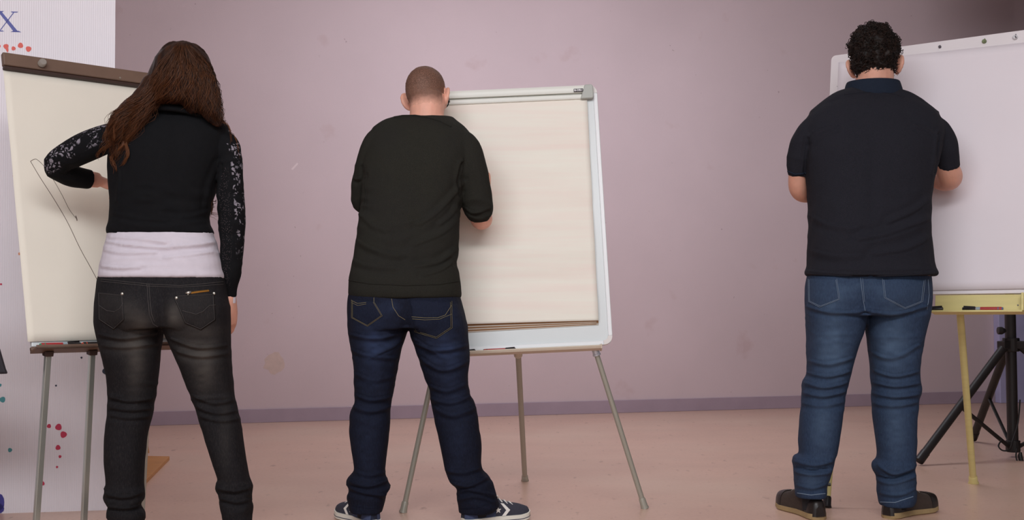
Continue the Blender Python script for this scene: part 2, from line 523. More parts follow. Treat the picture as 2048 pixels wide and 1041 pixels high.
# ------------------------------------------------------------------ markers
def marker(label, p0, p1, r, body, cap, tip=None, band=None, capfrac=0.3, group=None):
    p0, p1 = Vector(p0), Vector(p1)
    d = p1 - p0
    t = thing('marker', label, 'marker', p0, group)
    MB().tube([p0, p0 + d * 0.02, p0 + d * (1 - capfrac)], [r * .8, r * .92, r * .92], 14).build('barrel', body, t, smooth=True)
    MB().tube([p0 + d * (1 - capfrac), p0 + d * .97, p1], [r, r, r * .75], 14).build('cap', cap, t, smooth=True)
    side = Vector((0, 0, 1)) if abs(d.normalized().z) < .7 else Vector((1, 0, 0))
    MB().tube([p0 + d * (1 - capfrac * .95) + side * r, p0 + d * .97 + side * r * 1.25], [r * .22, r * .3], 6).build('clip', cap, t)
    if tip: MB().tube([p0 - d * .03, p0 + d * .10], [r * .7, r * .96], 14).build('end_plug', tip, t, smooth=True)
    if band: MB().tube([p0 + d * (.88 - capfrac), p0 + d * (1 - capfrac) - d * .005], [r * .95] * 2, 14).build('band', band, t, smooth=True)
    return t

def sheet(fr, corners, name, mt, parent, c=0.01, wave=0.003, nx=24, ny=30, seed=0, thick=0.0006, sag=0.0, freq=6):
    """paper lying on a face: bilinear patch with a slight curl"""
    (a0, b0), (a1, b1), (a2, b2), (a3, b3) = corners      # BL BR TR TL
    vv, ff = [], []
    pts = np.array([[i / nx, j / ny] for j in range(ny + 1) for i in range(nx + 1)])
    nz = vnoise(np.stack([pts[:, 0] * 1.6, pts[:, 1] * freq, pts[:, 0] * 0 + seed], 1), seed)
    for (s, t), z in zip(pts, nz):
        a = (a0 * (1 - s) + a1 * s) * (1 - t) + (a3 * (1 - s) + a2 * s) * t
        bb = (b0 * (1 - s) + b1 * s) * (1 - t) + (b3 * (1 - s) + b2 * s) * t
        vv.append(fr.p(a, bb, c + wave * (z + 1) * (1 - t ** 4) + sag * (1 - t) ** 3))
    for j in range(ny):
        for i in range(nx):
            k = j * (nx + 1) + i
            ff.append((k, k + 1, k + nx + 2, k + nx + 1))
    o = MB().add(vv, ff).build(name, mt, parent, smooth='all', fixn=False)
    md = o.modifiers.new('thickness', 'SOLIDIFY'); md.thickness = thick; md.offset = 1
    return o

# ------------------------------------------------------------------ left easel
EO = W(64, 694, 3.85)
_eu = (W(395, 686, 4.255) - EO).normalized()
EL = Frame(EO, _eu, Vector((0, 0, math.cos(math.radians(17)))) + Vector((-_eu.y, _eu.x, 0)).normalized() * math.sin(math.radians(17)))
ELW = (W(395, 686, 4.255) - EO).length
ELH = 1.08
t = thing('flip_chart_easel', 'flip chart easel with brown clamp bar in front of the white panel', 'easel', (EO.x + .2, EO.y + .2, 0), 'flip chart easels')
MB().box((0.0, 0.0, -0.018), (ELW, ELH - 0.01, 0.0), EL).build('board', 'board_white', t, bevel=0.003)
cb = MB().box((-0.012, ELH - 0.048, 0.0), (ELW + 0.012, ELH + 0.002, 0.024), EL).build('clamp_bar', 'clamp_brown', t, bevel=0.004)
MB().box((-0.010, ELH - 0.060, 0.0), (ELW + 0.010, ELH - 0.0485, 0.018), EL).build('clamp_lip', 'clamp_dark', t, bevel=0.002)
for px, py in ((83, 128), (330, 160)):
    a, bb = EL.hit(px, py, 0.03)
    MB().tube([EL.p(a, bb, 0.022), EL.p(a, bb, 0.030), EL.p(a, bb, 0.046), EL.p(a, bb, 0.05)], [0.006, 0.014, 0.014, 0.011], 16).build('clamp_knob', 'knob_grey', cb, smooth=True)
a, bb = EL.hit(240, 156, 0.024)
MB().tube([EL.p(a, bb, 0.023), EL.p(a, bb, 0.026)], 0.004, 10).build('screw', 'rivet_silver', cb)
TRAY_B = -0.012
tr = MB()
tr.box((-0.002, TRAY_B - 0.008, -0.018), (ELW + 0.005, TRAY_B, 0.045), EL)
tr.box((-0.002, TRAY_B - 0.008, 0.041), (ELW + 0.005, TRAY_B + 0.006, 0.045), EL)
tr.box((-0.002, TRAY_B, -0.018), (ELW + 0.005, TRAY_B + 0.012, -0.002), EL)
tr.build('pen_tray', 'clamp_brown', t, bevel=0.0015)
for (tx, ty, fx, fy) in ((95, 706, 69, 1096), (183, 704, 166, 1080), (298, 698, 281, 1062)):
    a, bb = EL.hit(tx, ty, -0.005)
    p0 = EL.p(a, -0.022, 0.0); p1 = FL(fx, fy)
    lg = MB()
    ax = (p1 - p0).normalized(); uu = EL.u - ax * EL.u.dot(ax); uu.normalize(); ww = ax.cross(uu)
    sq = lambda p, r: [p + uu * r - ww * r, p + uu * r + ww * r, p - uu * r + ww * r, p - uu * r - ww * r]
    lg.loft([sq(p0, 0.0095), sq(p1 - ax * 0.02, 0.0095)])
    leg = lg.build('leg', 'leg_chrome', t, bevel=0.002)
    MB().loft([sq(p0 - ax * 0.006, 0.015), sq(p0 + ax * 0.012, 0.014)]).build('bracket', 'clamp_dark', leg, bevel=0.002)
    MB().loft([sq(p1 - ax * 0.03, 0.0125), sq(p1, 0.014)]).build('rubber_foot', 'plastic_black', leg, bevel=0.002)
# sheet on the left easel
cs = [EL.hit(56, 684, 0.006), (ELW - 0.005, 0.018), (ELW - 0.005, ELH - 0.055), EL.hit(7, 137, 0.006)]
pad = thing('drawing_sheet', 'cream paper sheet with thin pen lines hanging on the left easel', 'paper', EL.p(0.3, 0.5, 0))
sh = sheet(EL, cs, 'sheet', 'paper_cream', pad, c=0.001, wave=0.0025, seed=3, sag=0.003)
bvh_s = BVHTree.FromPolygons([Vector(v.co) + Vector(pad['_org']) for v in sh.data.vertices], [tuple(p.vertices) for p in sh.data.polygons])
def cast(bvh, px, py):
    d = (FWD * FOC + RGT * (px - IMG_W / 2) - UPV * (py - IMG_H / 2)).normalized()
    r = bvh.ray_cast(C0, d)
    return (r[0], r[1], d) if r[0] is not None else None
def pen_line(pts, r):
    P = []
    for q in catmull(pts, 8):
        h = cast(bvh_s, q[0], q[1])
        if h: P.append(h[0] - h[2] * 0.0012)
    if len(P) > 1: MB().tube(P, r, 5, flat=0.4).build('pen_line', 'ink_line', pad)
pen_line([(61, 323), (68, 319), (75, 320), (90, 335), (108, 362), (125, 392), (138, 418), (152, 437)], 0.0011)
pen_line([(61, 323), (80, 355), (110, 402), (135, 445), (160, 497), (182, 537), (205, 580), (230, 625)], 0.0011)
pen_line([(151, 432), (153, 437), (154, 442)], 0.002)
# markers on its tray
zt = 0.001
def on_tray(fr, px, py, b0, r, c=0.022):
    a, _ = fr.hit(px, py, c)
    return fr.p(a, b0 + r, c)
r = 0.0095
marker('red and black board marker with green end on the left easel tray', on_tray(EL, 82, 694, TRAY_B, r), on_tray(EL, 161, 692, TRAY_B, r), r, 'plastic_red', 'plastic_black', tip='plastic_green', band='plastic_silver', capfrac=.34, group='pens on the easel trays')
marker('dark marker with orange end beside the red marker on left tray', on_tray(EL, 166, 692, TRAY_B, r), on_tray(EL, 240, 690, TRAY_B, r), r, 'plastic_black', 'plastic_black', tip='plastic_orange', capfrac=.34, group='pens on the easel trays')

# ------------------------------------------------------------------ middle easel
MO = W(872, 706, 4.50)
EM = Frame(MO, W(1226, 690, 4.50) - MO, W(842, 186, 4.68) - MO)
MW = (W(1226, 690, 4.50) - MO).length
MH = (W(842, 186, 4.68) - MO).length
t = thing('flip_chart_easel', 'white framed flip chart easel with grey round legs behind the man in olive sweater', 'easel', (MO.x + .35, MO.y + .2, 0), 'flip chart easels')
def rrect(x0, y0, x1, y1, r, n=5):
    o = []
    for cx, cy, s in ((x1 - r, y1 - r, 0), (x0 + r, y1 - r, 90), (x0 + r, y0 + r, 180), (x1 - r, y0 + r, 270)):
        for k in range(n + 1):
            an = math.radians(s + 90 * k / n)
            o.append((cx + r * math.cos(an), cy + r * math.sin(an)))
    return o
MB().prism(rrect(0.004, 0.004, MW - 0.004, MH - 0.004, 0.02), -0.014, 0.0, EM).build('board', 'board_white', t)
fw = 0.017
cl = 0.035
fm = lambda nm, m, lo, hi: MB().box(lo, hi, EM).build(nm, m, t, bevel=0.003)
fm('frame_rail', 'frame_white', (MW - fw, cl, -0.018), (MW, MH - cl, 0.006)); fm('frame_rail', 'frame_white', (0, cl, -0.018), (fw, MH - cl, 0.006))
fm('frame_rail', 'frame_white', (cl, 0, -0.018), (MW - cl, fw, 0.006)); fm('frame_rail', 'frame_white', (cl, MH - fw, -0.018), (MW - cl, MH, 0.006))
for sx, sy in ((0, 0), (1, 0), (0, 1), (1, 1)):
    pts = []
    R1, R2 = 0.034, 0.018
    for k in range(7):
        an = math.pi / 2 * k / 6
        pts.append((cl + 0.001 - R1 * math.sin(an) - (cl - R1), cl + 0.001 - R1 * math.cos(an) - (cl - R1)))
    for k in range(7):
        an = math.pi / 2 * (6 - k) / 6
        pts.append((cl + 0.001 - R2 * math.sin(an), cl + 0.001 - R2 * math.cos(an)))
    pts = [((MW - x) if sx else x, (MH - y) if sy else y) for x, y in pts]
    if sx != sy: pts = pts[::-1]
    MB().prism(pts, -0.0185, 0.0065, EM).build('frame_corner', 'frame_corner', t)
# clamp across the top of the pad
ca0, _ = EM.hit(860, 185, 0.02); ca1, _ = EM.hit(1186, 175, 0.02)
ca0 = MW - ca1
_, cb1 = EM.hit(1180, 170, 0.02); _, cb0 = EM.hit(1180, 197, 0.02); _, cbm = EM.hit(1180, 186, 0.02)
prof = lambda a, z0, z1, th: [EM.p(a, z0, 0.006), EM.p(a, z0 + .002, th * .8), EM.p(a, (z0 + z1) / 2, th), EM.p(a, z1 - .002, th * .9), EM.p(a, z1, 0.006)]
xe = 0.030
MB().loft([prof(ca0 + xe, cbm + .001, cb1, .026), prof(ca1 - xe, cbm + .001, cb1, .026)]).build('clamp_bar', 'clamp_cream', t, smooth=True)
MB().loft([prof(ca0 + xe * 1.6, cb0, cbm - .001, .02), prof(ca1 - xe * 1.6, cb0, cbm - .001, .02)]).build('clamp_jaw', 'clamp_cream', t, smooth=True)
for s in (0, 1):
    e0, e1, e2 = ((ca1 - xe - .004, ca1 - xe * 1.6 - .006, ca1) if s else (ca0 + xe + .004, ca0 + xe * 1.6 + .006, ca0))
    cp = MB()
    pp = [(e0, cb1 + .001), (e1, cb0 - .001), (e2 + (-.004 if s else .004), cb0 - .001), (e2, cb0 + .006), (e2, cb1 - .006), (e2 + (-.006 if s else .006), cb1 + .001)]
    cp.prism(pp if not s else pp, .006, .028, EM)
    cp.build('clamp_end_cap', 'cap_grey', t, bevel=0.004)
# maker's badge
ba, bb = EM.hit(1157, 180, .03)
bd = MB().prism(rrect(ba - .0195, bb - .0065, ba + .0195, bb + .0065, .0015, 2), .0255, .0272, EM).build('badge', 'badge_black', t)
fc = bpy.data.curves.new('badge_text', 'FONT'); fc.body = 'Bi-Office'; fc.size = 0.0098; fc.align_x = 'CENTER'; fc.align_y = 'CENTER'; fc.extrude = 0.0002; fc.offset = 0.0003
fo = bpy.data.objects.new('badge_text_tmp', fc); COL.objects.link(fo)
bpy.context.view_layer.update()
tm = bpy.data.meshes.new_from_object(fo.evaluated_get(bpy.context.evaluated_depsgraph_get()))
bpy.data.objects.remove(fo)
mm = Matrix.Identity(4)
for i, vec in enumerate((EM.u, EM.v, EM.n)):
    for j in range(3): mm[j][i] = vec[j]
mm.translation = EM.p(ba, bb, .0274)
tm.transform(mm)
put('lettering', tm, 'badge_white', bd, fixn=False)['label'] = 'white lettering on the black badge'
# tray
def mtray():
    a0, b0 = EM.hit(872, 700, .03); a1, b1 = EM.hit(1201, 690, .03)
    ring = lambda a: [EM.p(a, -.018, -.01), EM.p(a, -.022, .012), EM.p(a, -.016, .042), EM.p(a, -.008, .048), EM.p(a, -.004, .045), EM.p(a, -.010, .012), EM.p(a, .002, -.01)]
    MB().loft([ring(MW - a1), ring(a1)]).build('pen_tray', 'tray_beige', t, smooth=True)
    ring2 = lambda a: [EM.p(a, -.021, -.011), EM.p(a, -.024, .012), EM.p(a, -.018, .046), EM.p(a, -.004, .051), EM.p(a, 0, .045), EM.p(a, .004, -.01)]
    MB().loft([ring2(a1 - .001), ring2(a1 + .005)]).build('tray_end', 'tray_beige', t, bevel=.001)
mtray()
def round_leg(t, p0, p1, r, m, tip_m, collar=True, foot_m=None):
    ax = (p1 - p0).normalized(); L = (p1 - p0).length
    lg = MB().tube([p0, p1 - ax * 0.015], r, 18).build('leg', m, t, smooth=True)
    if collar:
        MB().tube([p0 - ax * .002, p0 + ax * .018, p0 + ax * .019, p0 + ax * .026], [r * 1.35, r * 1.35, r * 1.55, r * 1.5], 18).build('collar', tip_m, lg, smooth=True)
    MB().tube([p1 - ax * .045, p1 - ax * .04, p1 - ax * .012, p1 - ax * .002, p1], [r * 1.05, r * 1.25, r * 1.35, r * 1.6, r * 1.45], 18).build('rubber_foot', foot_m or m, lg, smooth=True)
    return lg
round_leg(t, W(1190, 699, 4.52), FL(1290, 1018), .0105, 'leg_grey', 'steel_tip')
round_leg(t, W(1036, 703, 4.60), FL(1050, 963), .0115, 'leg_grey', 'tray_beige')
round_leg(t, W(874, 711, 4.52), FL(806, 1026), .0105, 'leg_grey', 'steel_tip')
# paper pad
pad = thing('paper_pad', 'ivory flip chart paper pad clamped on the middle easel', 'paper', EM.p(.3, .5, 0))
pr1 = EM.hit(1197, 642, .012); pr0 = EM.hit(1174, 192, .012)
la = MW - pr0[0]
for i in range(7):
    o_ = i * .0028
    _, yb = EM.hit(1197, 642 + o_ * 480, .012); _, yl = EM.hit(932, 650 + o_ * 900, .012)
    lb = yl + (yl - yb) * .22
    cs = [(la, lb), (pr1[0] - .004 * (i % 3), yb), (pr0[0], cb0 + .003), (la, cb0 + .003)]
    sheet(EM, cs, 'sheet', 'paper_ivory' if i == 0 else ('paper_kraft' if i % 2 else 'paper_ivory'), pad, c=.0080 - i * .0011, wave=.0062 if i == 0 else .0004, seed=11 + i, nx=16 if i else 28, ny=20 if i else 90, freq=16, sag=.002 - i * .0002)
# pens on the tray
marker('black and red slim pen lying on the middle easel tray', EM.p(EM.hit(968, 696, .028)[0], -.003, .028), EM.p(EM.hit(1031, 693, .028)[0], -.003, .028), .0055, 'plastic_red', 'plastic_black', capfrac=.33, tip='plastic_black', group='pens on the easel trays')
marker('black pen half hidden behind the jeans on the middle easel tray', EM.p(EM.hit(893, 700, .028)[0], -.003, .028), EM.p(EM.hit(951, 697, .028)[0], -.003, .028), .0048, 'plastic_black', 'plastic_black', group='pens on the easel trays')

# ------------------------------------------------------------------ right easel
RO = W(1641, 592, 4.90)
ER = Frame(RO, W(2214, 585, 4.27) - RO, W(1677, 110, 5.04) - RO)
RW = (W(2214, 585, 4.27) - RO).length
RH = (W(1677, 110, 5.04) - RO).length
t = thing('whiteboard_easel', 'wide whiteboard on a pale yellow wooden easel behind the man in navy polo', 'easel', (RO.x + .45, RO.y - .3, 0), 'flip chart easels')
MB().prism(rrect(0, 0, RW, RH, .02), -.016, 0, ER).build('board', 'board_cream', t, bevel=.002)
for px, py in ((1677, 139), (1676, 150), (1672, 173)):
    a, bb = ER.hit(px + 3, py)
    MB().tube([ER.p(a, bb, -.001), ER.p(a, bb, .001)], .0025, 8).build('nail', 'magnet_dark', t)
ta0, tb0 = ER.hit(1868, 590, .01); ta1, tb1 = ER.hit(2046, 622, .01)
tbm = ER.hit(1868, 622, .03)[1]
tray = MB().box((ta0, tbm, -.02), (ta1, -.002, -.008), ER).build('tray_back', 'wood_yellow', t, bevel=.002)
MB().box((ta0 - .004, tbm - .008, -.02), (ta1 + .004, tbm, .045), ER).build('tray_shelf', 'wood_yellow', t, bevel=.002)
MB().box((ta1 - .004, tbm, -.02), (ta1 + .006, -.002, .03), ER).build('tray_side', 'wood_yellow', t, bevel=.002)
a, bb = ER.hit(2036, 611, -.008)
MB().tube([ER.p(a, bb, -.009), ER.p(a, bb, -.006)], .0028, 10).build('screw', 'magnet_dark', t)
round_leg(t, W(1918, 600, 4.64), FL(1947, 968), .0145, 'wood_yellow', 'wood_yellow', False)
lg = round_leg(t, W(1690, 598, 4.86), FL(1653, 1016), .0125, 'wood_yellow', 'wood_yellow', False, 'plastic_black')
round_leg(t, W(2160, 600, 4.34), FL(2230, 1075), .0125, 'wood_yellow', 'wood_yellow', False, 'plastic_black')
pp = W(1690, 598, 4.86).lerp(FL(1653, 1016), .895)
MB().tube([pp + Vector((-.02, -.012, 0)), pp + Vector((.004, -.016, .002))], .006, 8).build('height_clip', 'plastic_black', lg)
pad = thing('whiteboard_sheet', 'large white paper sheet fixed with magnets on the right board', 'paper', ER.p(.5, .5, 0))
cs = [(.035, ER.hit(1900, 582, .003)[1]), (RW - .03, ER.hit(1900, 582, .003)[1] + .004), (RW - .03, ER.hit(2048, 88, .003)[1]), (.035, ER.hit(1820, 106, .003)[1])]
sheet(ER, cs, 'sheet', 'paper_white', pad, c=.0012, wave=.003, seed=23, nx=40, ny=30, sag=.002)
for i, (px, py, mt, rr, lb) in enumerate(((1879, 93, 'magnet_dark', .006, 'small dark magnet nearest the man on the right board'), (1968, 82, 'magnet_green', .009, 'greenish magnet hook in the middle of the right board top'), (2030, 74, 'magnet_white', .010, 'white magnet with dark screw at right end of the right board'))):
    a, bb = ER.hit(px, py, .008)
    mg = thing('magnet', lb, 'magnet', ER.p(a, bb, 0), 'magnets on the right board')
    MB().tube([ER.p(a, bb, 0.0005), ER.p(a, bb, .007), ER.p(a, bb, .010)], [rr, rr, rr * .7], 14).build('disc', mt, mg, smooth=True)
    MB().tube([ER.p(a + rr * .2, bb + rr * 1.3, .003), ER.p(a + rr * .2, bb, .011), ER.p(a + rr * .6, bb - rr * .6, .014)], rr * .22, 6).build('hook', 'magnet_dark' if i != 1 else 'magnet_green', mg)
r = .0082
marker('black board marker at the left end of the yellow tray', on_tray(ER, 1830, 617, tbm, r, .025), on_tray(ER, 1886, 617, tbm, r, .025), r, 'plastic_black', 'plastic_black', capfrac=.45, group='pens on the easel trays')
marker('black and red marker with blue end on the yellow tray', on_tray(ER, 2004, 617, tbm, r, .02), on_tray(ER, 1925, 616, tbm, r, .02), r, 'plastic_red', 'plastic_black', tip='plastic_blue', band='plastic_silver', capfrac=.34, group='pens on the easel trays')

# ------------------------------------------------------------------ black tripod stand on the right
hub = W(2026, 893, 6.0)
t = thing('tripod_stand', 'black metal tripod stand behind the whiteboard easel', 'stand', (hub.x, hub.y, 0))
top = Vector((hub.x, hub.y, 1.42))
MB().tube([hub + Vector((0, 0, -.02)), Vector((hub.x, hub.y, .74))], .0275, 20).build('pole', 'stand_black', t, smooth=True)
MB().tube([Vector((hub.x, hub.y, .74)), top], .021, 20).build('inner_pole', 'stand_black', t, smooth=True)
colr = W(2022, 690, 6.0)
cl_ = MB().tube([colr + Vector((0, 0, -.035)), colr + Vector((0, 0, .035))], .042, 16).build('collar', 'stand_black', t, bevel=.004)
kn = W(2004, 662, 5.97)
MB().tube([kn + Vector((.02, .0, 0)), kn, kn + Vector((-.022, 0, 0))], [.008, .02, .02], 12).build('knob', 'stand_black', t, bevel=.003)
MB().tube([hub + Vector((0, 0, -.03)), hub + Vector((0, 0, .03))], .036, 16).build('hub', 'stand_black', t, bevel=.004)
foot1 = FL(1838, 932)
dv = Vector((foot1.x - hub.x, foot1.y - hub.y, 0))
for k in range(3):
    d = Matrix.Rotation(2 * math.pi * k / 3, 3, 'Z') @ dv
    fp = Vector((hub.x, hub.y, 0)) + d
    dn = d.normalized()
    p0 = colr + dn * .05 + Vector((0, 0, -.01))
    p1 = fp + Vector((0, 0, .022))
    lg = MB().tube([p0, p1], .0215, 14).build('leg', 'stand_black', t, smooth=True)
    ax = (p1 - p0).normalized()
    MB().tube([p1 - ax * .06, p1], [.0235, .0235], 14).build('rubber_foot', 'plastic_black', lg, smooth=True)
    MB().box((-.03, -.02, -.025), (.03, .02, .025), Frame(colr + dn * .045, dn, (0, 0, 1))).build('leg_bracket', 'stand_black', t, bevel=.004)
    MB().tube([hub + dn * .03, p0.lerp(p1, .53)], .0105, 8, flat=.6).build('brace', 'stand_black', t, smooth=True)
c = [W(2003, 881, 5.93), W(1997, 893, 5.9), W(2006, 902, 5.88), W(2020, 899, 5.88), W(2026, 880, 5.93), W(2036, 845, 5.95), W(2040, 800, 5.96)]
cb_ = thing('cable', 'thin black cable looped around the foot of the tripod stand', 'cable', (hub.x, hub.y, 0))
MB().tube([Vector(q) for q in catmull([tuple(x) for x in c], 8)], .004, 8).build('wire', 'cable_black', cb_, smooth='all')
c = [W(2034, 898, 5.9), W(2032, 912, 5.88), W(2035, 924, 5.87), W(2042, 927, 5.87)]
MB().tube([Vector(q) for q in catmull([tuple(x) for x in c], 8)], .004, 8).build('wire', 'cable_black', cb_, smooth='all')
MB().tube([W(2041, 905, 5.87), W(2040, 912, 5.87), W(2044, 930, 5.87)], [.007, .012, .012], 10).build('plug', 'plastic_black', cb_, smooth=True)

# ------------------------------------------------------------------ dark chair cut by the left edge
cp = W(-60, 748, 4.0)
t = thing('chair', 'black chair cut off by the left edge in front of the white panel', 'chair', (cp.x, cp.y, 0))
bf = Frame(W(14, 748, 4.0), (1, .15, 0), (0, .12, 1))
MB().prism([(.002, 0), (-.006, .018), (-.035, .11), (-.06, .2), (-.14, .23), (-.30, .23), (-.38, .2), (-.40, .1), (-.43, 0), (-.22, -.004)][::-1], -.012, .012, bf).build('backrest', 'chair_black', t, bevel=.006)
sx, sy = cp.x - .08, cp.y
MB().box((sx - .22, sy - .42, .43), (sx + .14, sy - .02, .465)).build('seat', 'chair_black', t, bevel=.012)
for dx in (-.2, .12):
    MB().tube([(sx + dx, sy - .40, 0), (sx + dx, sy - .38, .43)], .012, 10).build('leg', 'stand_black', t, smooth=True)
    MB().tube([(sx + dx, sy + .08, 0), (sx + dx, sy, .44), (sx + dx, sy + .005, .62)], .012, 10).build('leg', 'stand_black', t, smooth=True)
# ------------------------------------------------------------------ people: tools
def fuse(mb, voxel, smooth=6, fac=0.5):
    """melt overlapping closed pieces into one continuous surface"""
    me = mb.mesh('tmp')
    bm = bmesh.new(); bm.from_mesh(me); bmesh.ops.recalc_face_normals(bm, faces=bm.faces); bm.to_mesh(me); bm.free()
    o = bpy.data.objects.new('tmp', me); COL.objects.link(o)
    r = o.modifiers.new('r', 'REMESH'); r.mode = 'VOXEL'; r.voxel_size = voxel; r.adaptivity = 0
    if smooth:
        s = o.modifiers.new('s', 'SMOOTH'); s.factor = fac; s.iterations = smooth
    bpy.context.view_layer.update()
    out = bpy.data.meshes.new_from_object(o.evaluated_get(bpy.context.evaluated_depsgraph_get()))
    bpy.data.objects.remove(o); bpy.data.meshes.remove(me)
    out.materials.clear()
    return out

def co(me):
    a = np.empty(len(me.vertices) * 3, np.float32); me.vertices.foreach_get('co', a)
    return a.reshape(-1, 3).astype(float)
def setco(me, P):
    me.vertices.foreach_set('co', np.asarray(P, np.float32).ravel()); me.update()
def nrm(me):
    a = np.empty(len(me.vertices) * 3, np.float32); me.vertex_normals.foreach_get('vector', a)
    return a.reshape(-1, 3).astype(float)
def attr(me, name, val):
    a = me.attributes.new(name, 'FLOAT', 'POINT'); a.data.foreach_set('value', np.asarray(val, np.float32))

def seg_dist(P, poly):
    """distance to a polyline and signed side"""
    best = np.full(len(P), 1e9); side = np.zeros(len(P))
    for a, b in zip(poly[:-1], poly[1:]):
        a = np.array(a, float); b = np.array(b, float); d = b - a; L = max(d @ d, 1e-9)
        t = np.clip(((P - a) @ d) / L, 0, 1)
        q = P - (a + t[:, None] * d)
        ds = np.hypot(q[:, 0], q[:, 1]); s = np.sign(d[0] * q[:, 1] - d[1] * q[:, 0])
        m = ds < best
        best[m] = ds[m]; side[m] = s[m]
    return best, side

def relief(me, bumps=(), creases=(), folds=(), fine=0.0, seed=1, fold_scale=(9, 9, 38)):
    """bumps (x,y,rx,ry,amp); creases (polyline,width,amp): soft ridge with a groove beside it; folds (x,y,rx,ry,amp)"""
    P = co(me); N = nrm(me); q = proj(P)
    V = P - np.array(C0); V /= np.linalg.norm(V, axis=1)[:, None]
    face = np.clip(-(N * V).sum(1) * 1.4, 0, 1)
    d = np.zeros(len(P))
    for x, y, rx, ry, amp in bumps:
        d += amp * np.exp(-((q[:, 0] - x) / rx) ** 2 - ((q[:, 1] - y) / ry) ** 2) * face
    for poly, wd, amp in creases:
        pts = [c[:2] for c in catmull(poly, 6)]
        ds, sd = seg_dist(q, pts)
        ln = np.exp(-(ds / wd) ** 2) - 0.75 * np.exp(-((ds * np.where(sd > 0, 1, 3) - 1.7 * wd) / wd) ** 2)
        d += 1.4 * amp * ln * face
    if folds:
        f1 = vnoise(P * np.array(fold_scale) + np.array([0, 0, 0]) + vnoise(P * 7, seed + 5)[:, None] * 0.9, seed)
        f1 = 1 - 2 * np.abs(f1)
        for x, y, rx, ry, amp in folds:
            d += amp * f1 * np.exp(-((q[:, 0] - x) / rx) ** 4 - ((q[:, 1] - y) / ry) ** 4)
    if fine:
        d += fine * vnoise(P * 14, seed + 9) + fine * .5 * vnoise(P * 32, seed + 10)
    setco(me, P + N * d[:, None])
    return q

def fade_map(me, blobs, noise=0.35, seed=3):
    P = co(me); q = proj(P); v = np.zeros(len(P))
    for x, y, rx, ry, a in blobs:
        v += a * np.exp(-((q[:, 0] - x) / rx) ** 2 - ((q[:, 1] - y) / ry) ** 2)
    v *= 1 + noise * vnoise(P * np.array([40, 40, 90]), seed)
    attr(me, 'fade', np.clip(v, 0, 1))

def bvh_of(me):
    return BVHTree.FromPolygons([v.co.copy() for v in me.vertices], [tuple(p.vertices) for p in me.polygons])

def on_surf(bvh, px, py, off):
    h = cast(bvh, px, py)
    if h is None: return None
    n = h[1] if h[1].dot(h[2]) < 0 else -h[1]
    return h[0] + n * off

def stitch(bvh, pts, r, m, parent, name='seam', off=0.0008, dash=False):
    P = []
    dense = []
    for a, b in zip(pts[:-1], pts[1:]):
        k = max(2, int(math.hypot(b[0] - a[0], b[1] - a[1]) / 3))
        dense += [(a[0] + (b[0] - a[0]) * i / k, a[1] + (b[1] - a[1]) * i / k) for i in range(k)]
    dense.append(pts[-1])
    for x, y in dense:
        h = on_surf(bvh, x, y, off)
        if h is not None and (not P or (h - P[-1]).length < .03): P.append(h)
    if len(P) > 1: return MB().tube(P, r, 5).build(name, m, parent)

def patch(bvh, poly, thick, m, parent, name):
    """a cloth patch sewn on the surface; poly in outline order"""
    out = []
    for i in range(len(poly)):
        a, b = poly[i], poly[(i + 1) % len(poly)]
        k = max(2, int(math.hypot(b[0] - a[0], b[1] - a[1]) / 4))
        out += [(a[0] + (b[0] - a[0]) * j / k, a[1] + (b[1] - a[1]) * j / k) for j in range(k)]
    nb = len(out)
    xs = [p[0] for p in poly]; ys = [p[1] for p in poly]
    inside = []
    y = min(ys) + 4
    pl = np.array(out)
    while y < max(ys):
        x = min(xs) + 4
        while x < max(xs):
            c = False; j = len(poly) - 1
            for i in range(len(poly)):
                if (poly[i][1] > y) != (poly[j][1] > y) and x < (poly[j][0] - poly[i][0]) * (y - poly[i][1]) / (poly[j][1] - poly[i][1]) + poly[i][0]: c = not c
                j = i
            if c and np.min(np.hypot(pl[:, 0] - x, pl[:, 1] - y)) > 2.5: inside.append((x, y))
            x += 5
        y += 5
    pts = [Vector(p) for p in out + inside]
    r = delaunay_2d_cdt(pts, [], [list(range(nb))], 1, 0.001)
    V3 = []
    for p in r[0]:
        h = on_surf(bvh, p[0], p[1], thick)
        if h is None: return None
        V3.append(h)
    V0 = [on_surf(bvh, p[0], p[1], -0.003) for p in out]
    mb = MB(); n = len(V3)
    idx = {}
    for i, orig in enumerate(r[3]):
        for k in orig: idx[k] = i
    fs = [tuple(f) for f in r[2]]
    for i in range(nb):
        j = (i + 1) % nb
        if i in idx and j in idx: fs.append((idx[i], n + i, n + j, idx[j]))
    mb.add(V3 + V0, fs)
    o = mb.build(name, m, parent, smooth='all')
    return o

class Person:
    def __init__(self, D):
        self.D = D; self.s = D / FOC
    def P(self, x, y, d): return W(x, y, self.D + d)
    def rows(self, mb, rows, grow=0.0, ex=2.35, n=36):
        """closed loft of level outlines (y, left x, right x, depth, half depth)"""
        dense = catmull([tuple(r) for r in rows], 4)
        rings = []
        for y, xl, xr, d, t in dense:
            a, b = self.P(xl, y, d), self.P(xr, y, d)
            c = (a + b) / 2; hw = (b - a).length / 2 + grow; t += grow
            u = (b - a).normalized()
            ring = []
            for k in range(n):
                an = 2 * math.pi * k / n
                cs, sn = math.cos(an), math.sin(an)
                ring.append(c + u * hw * math.copysign(abs(cs) ** (2 / ex), cs) + Vector((0, 1, 0)) * t * math.copysign(abs(sn) ** (2 / ex), sn))
            rings.append(ring)
        mb.loft(rings)
    def limb(self, mb, path, grow=0.0, seg=18):
        """path of (x, y, d, radius in px)"""
        q = catmull([tuple(p) for p in path], 5)
        mb.tube([self.P(a[0], a[1], a[2]) for a in q], [max(.003, a[3] * self.s + grow) for a in q], seg)

